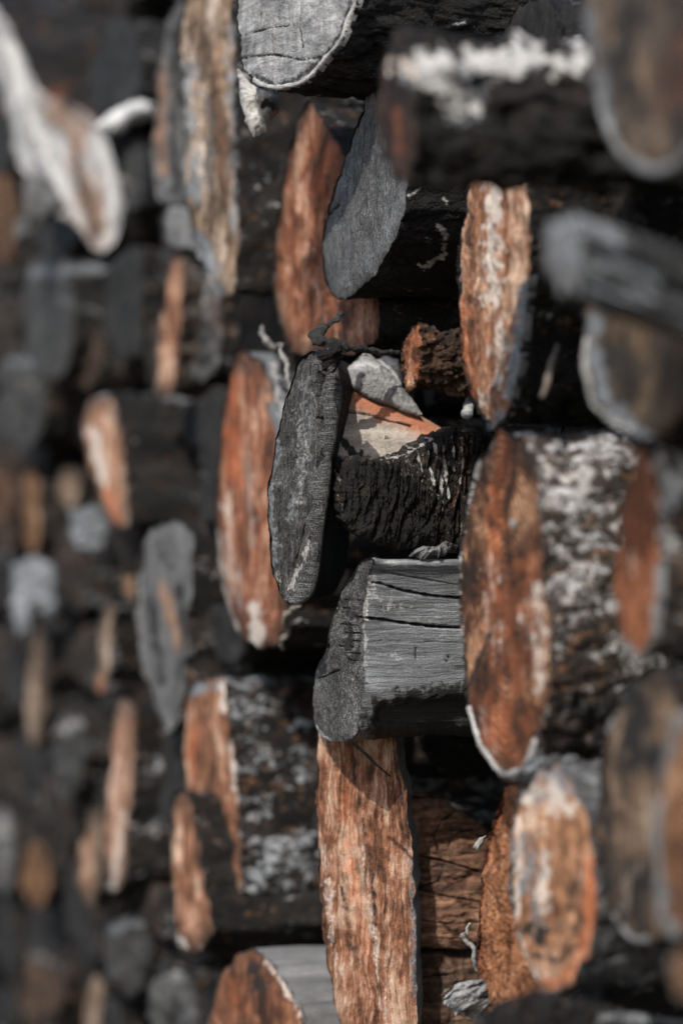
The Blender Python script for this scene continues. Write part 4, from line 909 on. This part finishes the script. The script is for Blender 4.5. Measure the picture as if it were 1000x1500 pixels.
log('weathered_log', 'rusty brown log end with pale edge and weathered grey side at the bottom',
    [(352, 1398), (326, 1420), (308, 1470), (300, 1530), (310, 1600), (370, 1620), (430, 1600), (450, 1540), (438, 1490), (412, 1440), (384, 1402)], .02, mat_weathered('grey_slab_side', .05, .14, .28, seed=103, grain=(8, 120, 50)), mat_end('rusty_brown_end', ((.045, .020, .012), (.21, .085, .042), (.42, .22, .13)), seed=75, rimdark=.3, stain_shade=.8), na=150, nr=30, nl=60, dense=1.3, seed=6.9, kind='plank', amp=.004, eyaw=6,
    strokes=[('stain_shade', .8, 14, [(372, 1420), (378, 1450)], .9), ('pale', .6, 4, [(386, 1408), (412, 1442), (438, 1490)], .7), ('glow', .5, 10, [(340, 1440), (350, 1480)], 1.1)])
log('round_log', 'dim brown strip of a log end under the far left blue grey patch',
    [(58, 925), (42, 960), (36, 1020), (34, 1070), (46, 1096), (60, 1080), (72, 1020), (74, 960)], .01, bark_dark(105, white=.3, whitec=(.36, .39, .42)), mat_end('dim_tan_end', TAN, seed=77, rimdark=.85, rimlo=.60, bias=-.12, streak=.5, grain=(1, 90, 9)), na=80, nr=16, nl=24, seed=3.8, eyaw=6)
slab('bark_sheet', 'blurred blue grey bark patch hanging at the far left', [(20, 824), (50, 814), (78, 826), (82, 870), (76, 905), (62, 900), (52, 880), (44, 925), (26, 930), (16, 890)], 2.52, mat_weathered('blue_grey_patch', .10, .20, .30, seed=107, grain=(20, 60, 60), tint=(.94, 1, 1.08)), 'bark', yaw=30, pitch=18, thick=.012, bulge=.01, amp=.006, n=90, nr=18, jag=4, seed=28)
slab('bark_sheet', 'blurred blue grey bark patch below the pale pink split end', [(100, 748), (130, 738), (158, 744), (164, 775), (150, 805), (118, 806), (104, 785)], 2.42, mat_weathered('slate_patch', .08, .16, .24, seed=109, grain=(20, 60, 60), tint=(.94, 1, 1.08)), 'bark', yaw=25, pitch=22, thick=.012, bulge=.01, amp=.006, n=90, nr=18, jag=4, seed=30)
log('sawn_log', 'narrow tan brown log end strip left of the blurred grey log end',
    [(156, 880), (148, 910), (142, 960), (138, 1005), (146, 1024), (156, 1016), (162, 970), (166, 910), (166, 884)], .02, mat_bark('streaky_white_bark', white=.5, seed=111, whitec=(.42, .43, .46)), mat_end('narrow_tan_end', TAN, seed=79, rimdark=.85, rimlo=.60, bias=-.02, streak=.6, grain=(1, 90, 9)), na=80, nr=16, nl=30, seed=4.9, eyaw=5, strokes=[('glow', .6, 6, [(148, 990), (146, 1012)], .9)])
log('sawn_log', 'thin brown sliver of a log end under the black log with a grey top',
    [(190, 778), (182, 810), (180, 850), (184, 880), (192, 886), (198, 850), (200, 800)], -.02, bark_dark(113, white=.3), mat_end('thin_brown_end', BROWN, seed=81, rimdark=.85, rimlo=.60, bias=.02), na=70, nr=14, nl=24, seed=5.8, eyaw=4)
log('round_log', 'dull tan round log end beside the pale pink split end at the left',
    [(92, 684), (82, 705), (84, 735), (98, 748), (112, 740), (118, 712), (110, 688)], -.02, bark_dark(115, white=.3, whitec=(.36, .37, .38)), mat_end('dull_tan_end', TAN, seed=83, rimdark=.85, rimlo=.60, bias=-.08), na=80, nr=16, nl=24, seed=6.8, eyaw=14)
log('round_log', 'dim brown log end above the blue grey bark patch at the far left',
    [(40, 690), (32, 730), (34, 780), (44, 812), (54, 800), (60, 750), (58, 705)], .0, bark_dark(117, white=.2), mat_end('dim_brown_end', BROWN, seed=85, rimdark=.2, bias=-.02), na=80, nr=16, nl=24, seed=7.8, eyaw=6)
log('round_log', 'dark brown tall log end at the left edge below the pale white wedge',
    [(6, 140), (-16, 200), (-20, 300), (-12, 370), (8, 390), (24, 360), (30, 280), (24, 190)], -.03, bark_dark(119, white=.2), mat_end('dark_brown_tall_end', BROWN, seed=87, rimdark=.3, bias=-.16), na=80, nr=16, nl=24, seed=8.3, eyaw=5)
log('sawn_log', 'dim tan strip of a log end at the bottom left',
    [(140, 1424), (126, 1450), (120, 1500), (122, 1550), (138, 1560), (150, 1510), (152, 1450)], .0, bark_dark(121, white=.2), mat_end('dim_strip', TAN, seed=89, rimdark=.2, bias=-.08), na=80, nr=16, nl=24, seed=9.3, eyaw=5)
log('round_log', 'dim log end with a grey rim in the lower left corner',
    [(52, 1230), (36, 1250), (30, 1290), (40, 1325), (56, 1330), (70, 1300), (70, 1255)], .0, bark_dark(123, white=.4, whitec=(.3, .33, .36)), mat_end('dim_corner_end', BROWN, seed=91, rimdark=.2, bias=-.08), na=80, nr=16, nl=24, seed=1.3, eyaw=12)

CH1 = mat_char('charred_left_end', .012, .06, seed=61, grain=(20, 110, 40)); BR1 = mat_end('dark_brown_left_end', ((.016, .012, .010), (.055, .036, .025), (.17, .11, .075)), seed=301, streak=.5, stain_shade=.9)
GR1 = mat_weathered('grey_left_end', .018, .06, .16, seed=303, grain=(1, 80, 25))
LB = mat_bark('left_black_bark', white=.42, brown=.3, seed=305, whitec=(.30, .32, .35))
for lab_, o_, m_, w_, st_ in (
    ('charred log end with a grey freckled side right of the pale orange sliver', [(282, 380), (270, 420), (268, 490), (276, 545), (296, 560), (318, 540), (326, 470), (318, 400), (300, 376)], GR1, -.02, [('pale', .5, 10, [(290, 400), (300, 440)], 1.5), ('stain_shade', .7, 12, [(290, 480), (300, 530)], 1.2), ('glow', .25, 10, [(310, 440), (315, 480)], 1.2)]),
    ('dark brown log end below the black log with a grey upper edge', [(120, 470), (100, 490), (92, 530), (104, 566), (128, 572), (146, 548), (150, 506), (140, 476)], BR1, .0, [('gray', .6, 8, [(100, 490), (130, 476)], 1.2)]),
    ('charred log end with a faint grey top at the left edge', [(20, 520), (-4, 540), (-10, 590), (4, 640), (34, 654), (62, 630), (70, 570), (54, 530)], CH1, .02, [('gray', .8, 9, [(10, 530), (50, 534)], 1.2), ('pale', .4, 8, [(30, 556), (50, 562)], 1.4)]),
    ('dark brown split end at the far left edge beside the dim brown end', [(4, 650), (-20, 690), (-20, 760), (-6, 800), (16, 806), (26, 760), (26, 690)], BR1, .0, [('glow', .3, 8, [(6, 690), (4, 760)], 1.2)]),
    ('charred log end with a grey edge between two pale pinkish ends', [(100, 1040), (80, 1060), (74, 1110), (84, 1160), (104, 1170), (122, 1130), (124, 1070)], CH1, .01, [('pale', .5, 9, [(86, 1070), (110, 1060)], 1.4)]),
    ('charred log end with pale scuffs at the lower left below the tan pointed end', [(176, 1340), (156, 1360), (150, 1410), (164, 1450), (190, 1456), (214, 1424), (216, 1372), (200, 1342)], CH1, .0, [('gray', .8, 8, [(160, 1360), (200, 1350)], 1.3), ('pale', .4, 6, [(190, 1380), (205, 1390)], 1.5)]),
    ('charred log end with a pale scuff left of the rusty brown end', [(240, 1420), (222, 1440), (218, 1490), (232, 1530), (262, 1536), (286, 1500), (284, 1446), (266, 1420)], GR1, .0, [('stain_shade', .8, 14, [(250, 1470), (256, 1510)], 1.1), ('pale', .35, 7, [(240, 1430), (266, 1426)], 1.3)]),
    ('grey brown log end in the dark just above the white bark arch', [(160, 40), (136, 60), (128, 104), (140, 138), (168, 144), (196, 118), (200, 72), (184, 44)], BR1, -.03, [('stain_shade', .7, 16, [(160, 80), (170, 120)], 1)]),
    ('charred log end with a thin grey edge below the white arch', [(200, 206), (180, 222), (172, 262), (182, 300), (204, 306), (222, 276), (222, 226)], CH1, -.02, [('pale', .5, 6, [(178, 262), (190, 272)], 1.4), ('pale', .5, 5, [(184, 310)], 1.2)]),
    ('charred log end above the narrow pink orange strip', [(186, 900), (172, 930), (170, 980), (178, 1010), (192, 1008), (200, 970), (200, 920)], GR1, -.01, [('pale', .6, 6, [(184, 910), (186, 980)], 1.4)]),
    ('scuffed charred log end at the lower left edge', [(0, 1180), (-24, 1210), (-26, 1270), (-8, 1310), (16, 1300), (24, 1240), (18, 1196)], GR1, .0, [('pale', .4, 10, [(4, 1200), (10, 1250)], 1.4)]),
    ('dark log end at the bottom left corner', [(60, 1390), (36, 1410), (28, 1460), (40, 1500), (70, 1506), (92, 1470), (90, 1416)], BR1, .0, [('gray', .5, 10, [(50, 1400), (80, 1410)], 1.4)]),
):
    log('charred_log', lab_, o_, w_, LB, m_, na=90, nr=20, nl=26, seed=len(lab_) * .37, eyaw=12, jag=6, amp=.006, eamp=.003, strokes=st_)

# ---- the rest of the pile: logs set back in the gaps, coloured near black as gap shade -----------------------
def inside(poly, q):
    x, y = q
    a = poly; b = np.roll(poly, -1, 0)
    c = ((a[:, 1] > y) != (b[:, 1] > y))
    xx = (b[:, 0] - a[:, 0]) * (y - a[:, 1]) / (b[:, 1] - a[:, 1] + 1e-12) + a[:, 0]
    return np.sum(c & (x < xx)) % 2 == 1

polys = [resample(p, 60, False) for p, _ in CROSS]
ALLP = np.concatenate(polys)
rs = np.random.RandomState(11)
cand = np.stack([rs.uniform(.95, 3.4, 9000), rs.uniform(.20, 1.60, 9000)], 1)
keep = []
for q in cand:
    w = np.array([[0.06, q[0], q[1]]])
    p = to_px(w)[0]
    if -60 < p[0] < 1060 and -120 < p[1] < 1620:
        keep.append(q)
cand = np.array(keep)
dist = np.sqrt(((cand[:, None] - ALLP[None]) ** 2).sum(-1)).min(1)
ins = np.zeros(len(cand), bool)
for pl in polys:
    lo, hi = pl.min(0), pl.max(0)
    near = np.where(((cand > lo) & (cand < hi)).all(1))[0]
    for i in near:
        if inside(pl, cand[i]): ins[i] = True
rad_ = np.where(ins, 0, np.minimum(dist - .003, .058))
CLEAR.append((np.array([(560, 1092), (690, 1092), (735, 1150), (720, 1200), (600, 1165)], float), 1.75))      # the open hollow under the squared log
def blocked(q):
    for t in (.04, .10, .16, .24, .34):
        w = np.array([[t, q[0], q[1]]])
        p = to_px(w)[0]; dd = (w[0] - CAM) @ FWD
        for pl, d_ in CLEAR:
            if dd < d_ + .02 and inside(pl, p): return True
    return False
for i in range(len(cand)):
    if rad_[i] > 0 and blocked(cand[i]): rad_[i] = 0
fill = []
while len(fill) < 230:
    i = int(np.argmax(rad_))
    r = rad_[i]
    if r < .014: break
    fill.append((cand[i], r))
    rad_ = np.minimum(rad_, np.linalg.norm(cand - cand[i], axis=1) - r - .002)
fbark = [mat_bark('gap_dark_bark', dark=(.011, .010, .0095), white=.42 + .12 * k, brown=.15 + .1 * k, seed=200 + k * 3, whitec=(.34, .36, .38)) for k in range(3)]
fend = [mat_char('gap_dark_end', .009, .030, seed=40 + k, grain=(20, 150, 60), spec=.3) for k in range(2)] + [mat_end('gap_dark_brown_end', ((.010, .009, .008), (.026, .020, .016), (.07, .047, .033)), seed=240)]  # ends darkened to carry the shade of the gaps
NFRONT = [c[1] for c in CROSS if c[1]]
FILL = []; FR = []
for k, (q, r) in enumerate(fill):
    n = 56
    an = np.linspace(0, 2 * np.pi, n, endpoint=False)
    rr = r * (.97 + .05 * fbm(np.stack([np.cos(an) * 1.6 + k * 3.1, np.sin(an) * 1.6, an * 0], 1), 3))
    x0 = rs.uniform(.04, .10) if q[0] < 1.9 else rs.uniform(.0, .05)
    kind_ = k % 3
    ta = rs.uniform(0, 6.28)
    if kind_ == 1:      # half round
        rr = np.minimum(rr, .45 * r / np.maximum(np.cos(an - ta), 1e-3))
    elif kind_ == 2:    # split billet
        m_ = np.max([np.cos(an - ta - b) for b in (0, 2.2 + .3 * np.sin(k), 4.1)], 0)
        rr = np.minimum(rr, .62 * r / np.maximum(m_, 1e-3))
    ey = np.tan(R(12)) if q[0] > 1.9 else 0
    O = np.stack([x0 - ey * rr * np.cos(an), q[0] + rr * np.cos(an), q[1] + rr * np.sin(an)], 1)
    FILL.append(build_log('gap_dark_log', 'shade-coloured log set back in a dark gap between the front logs', np.array([x0, q[0], q[1]]), (1, 0, 0), O, fbark[k % 3], fend[k % 3], group='shade-coloured logs in the gaps of the pile',
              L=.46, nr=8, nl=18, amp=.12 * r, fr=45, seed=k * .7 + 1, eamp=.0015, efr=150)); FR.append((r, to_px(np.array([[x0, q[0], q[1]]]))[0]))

# ground the pile stands on (below the frame)
gm = G('bare_earth')
gmat = gm.finish(gm.ramp(gm.noise(gm.vec(), 6, 8, .65), [(.3, (.06, .045, .033)), (.7, (.17, .135, .10))]), .95, .2, gm.bump(gm.noise(gm.vec(), 40, 8, .7), .02))
xs = np.linspace(-40, 40, 81); X, Y = np.meshgrid(xs, xs, indexing='ij')
V = np.stack([X.ravel(), Y.ravel(), .02 * pn(np.stack([X.ravel() * .7, Y.ravel() * .7, X.ravel() * 0], 1)) - .02], 1)
i, j = np.meshgrid(np.arange(80), np.arange(80), indexing='ij'); a = (i * 81 + j).ravel()
Q = np.stack([a, a + 81, a + 82, a + 1], 1)
tag(link('ground', mesh_from('ground', V, Q, None, None, gmat)), 'bare brown earth under the log pile', None, None, 'structure')

# leave out what can be seen from nowhere near, and say which gap each of the others sits in
import re
bpy.context.view_layer.update()
dg = bpy.context.evaluated_depsgraph_get()
seen = set()
for off in (0.0, -.22, .22):
    c = CAM + off * RGT
    for py in range(4, 1500, 11):
        for px in range(4, 1000, 10):
            v = FWD + ((px - 500) / F - off / 1.7) * RGT + ((750 - py) / F) * UP
            ok, loc, nn, ix, ob, mm = scene.ray_cast(dg, Vector(c), Vector(v))
            if ok:
                while ob.parent: ob = ob.parent
                seen.add(ob.name)
short = {}
def cut(l):
    s = re.split(r',| with | in the | at the | under | below | beside | above | left of | right of | between | behind | flanked | standing | jutting | hanging | near | nearest | slanting | showing | wedged | cut off | lying | among ', l)[0]
    return s.replace('blurred ', '')
for l, p in NFRONT:
    short.setdefault(cut(l), []).append((l, p))
names = [(s, v[0][1]) for s, v in short.items() if len(v) == 1]
lab = {}
for ob, (r, p) in zip(FILL, FR):
    if ob.name not in seen:
        for ch in list(ob.children): bpy.data.objects.remove(ch)
        bpy.data.objects.remove(ob)
        continue
    s, q = min(names, key=lambda t: np.hypot((t[1][0] - p[0]) * 1.6, t[1][1] - p[1]))
    dx, dy = (p[0] - q[0]) * 1.6, p[1] - q[1]
    w = ('right of' if dx > 0 else 'left of') if abs(dx) > abs(dy) else ('below' if dy > 0 else 'above')
    lab.setdefault((w, s), []).append((r, ob))
for (w, s), v in lab.items():
    v.sort(key=lambda t: t[0])
    ords = ['', 'second ', 'third ', 'fourth ', 'fifth ', 'sixth ', 'seventh ', 'eighth ', 'ninth ', 'tenth ']
    adj = [''] if len(v) == 1 else ['thinner ', 'thicker '] if len(v) == 2 else ['thinnest '] + [ords[min(i_, 9)] + 'thinnest ' for i_ in range(1, len(v) - 1)] + ['thickest ']
    for a, (r, ob) in zip(adj, v):
        ob['label'] = f'{a}shade-coloured log {w} the {s}'
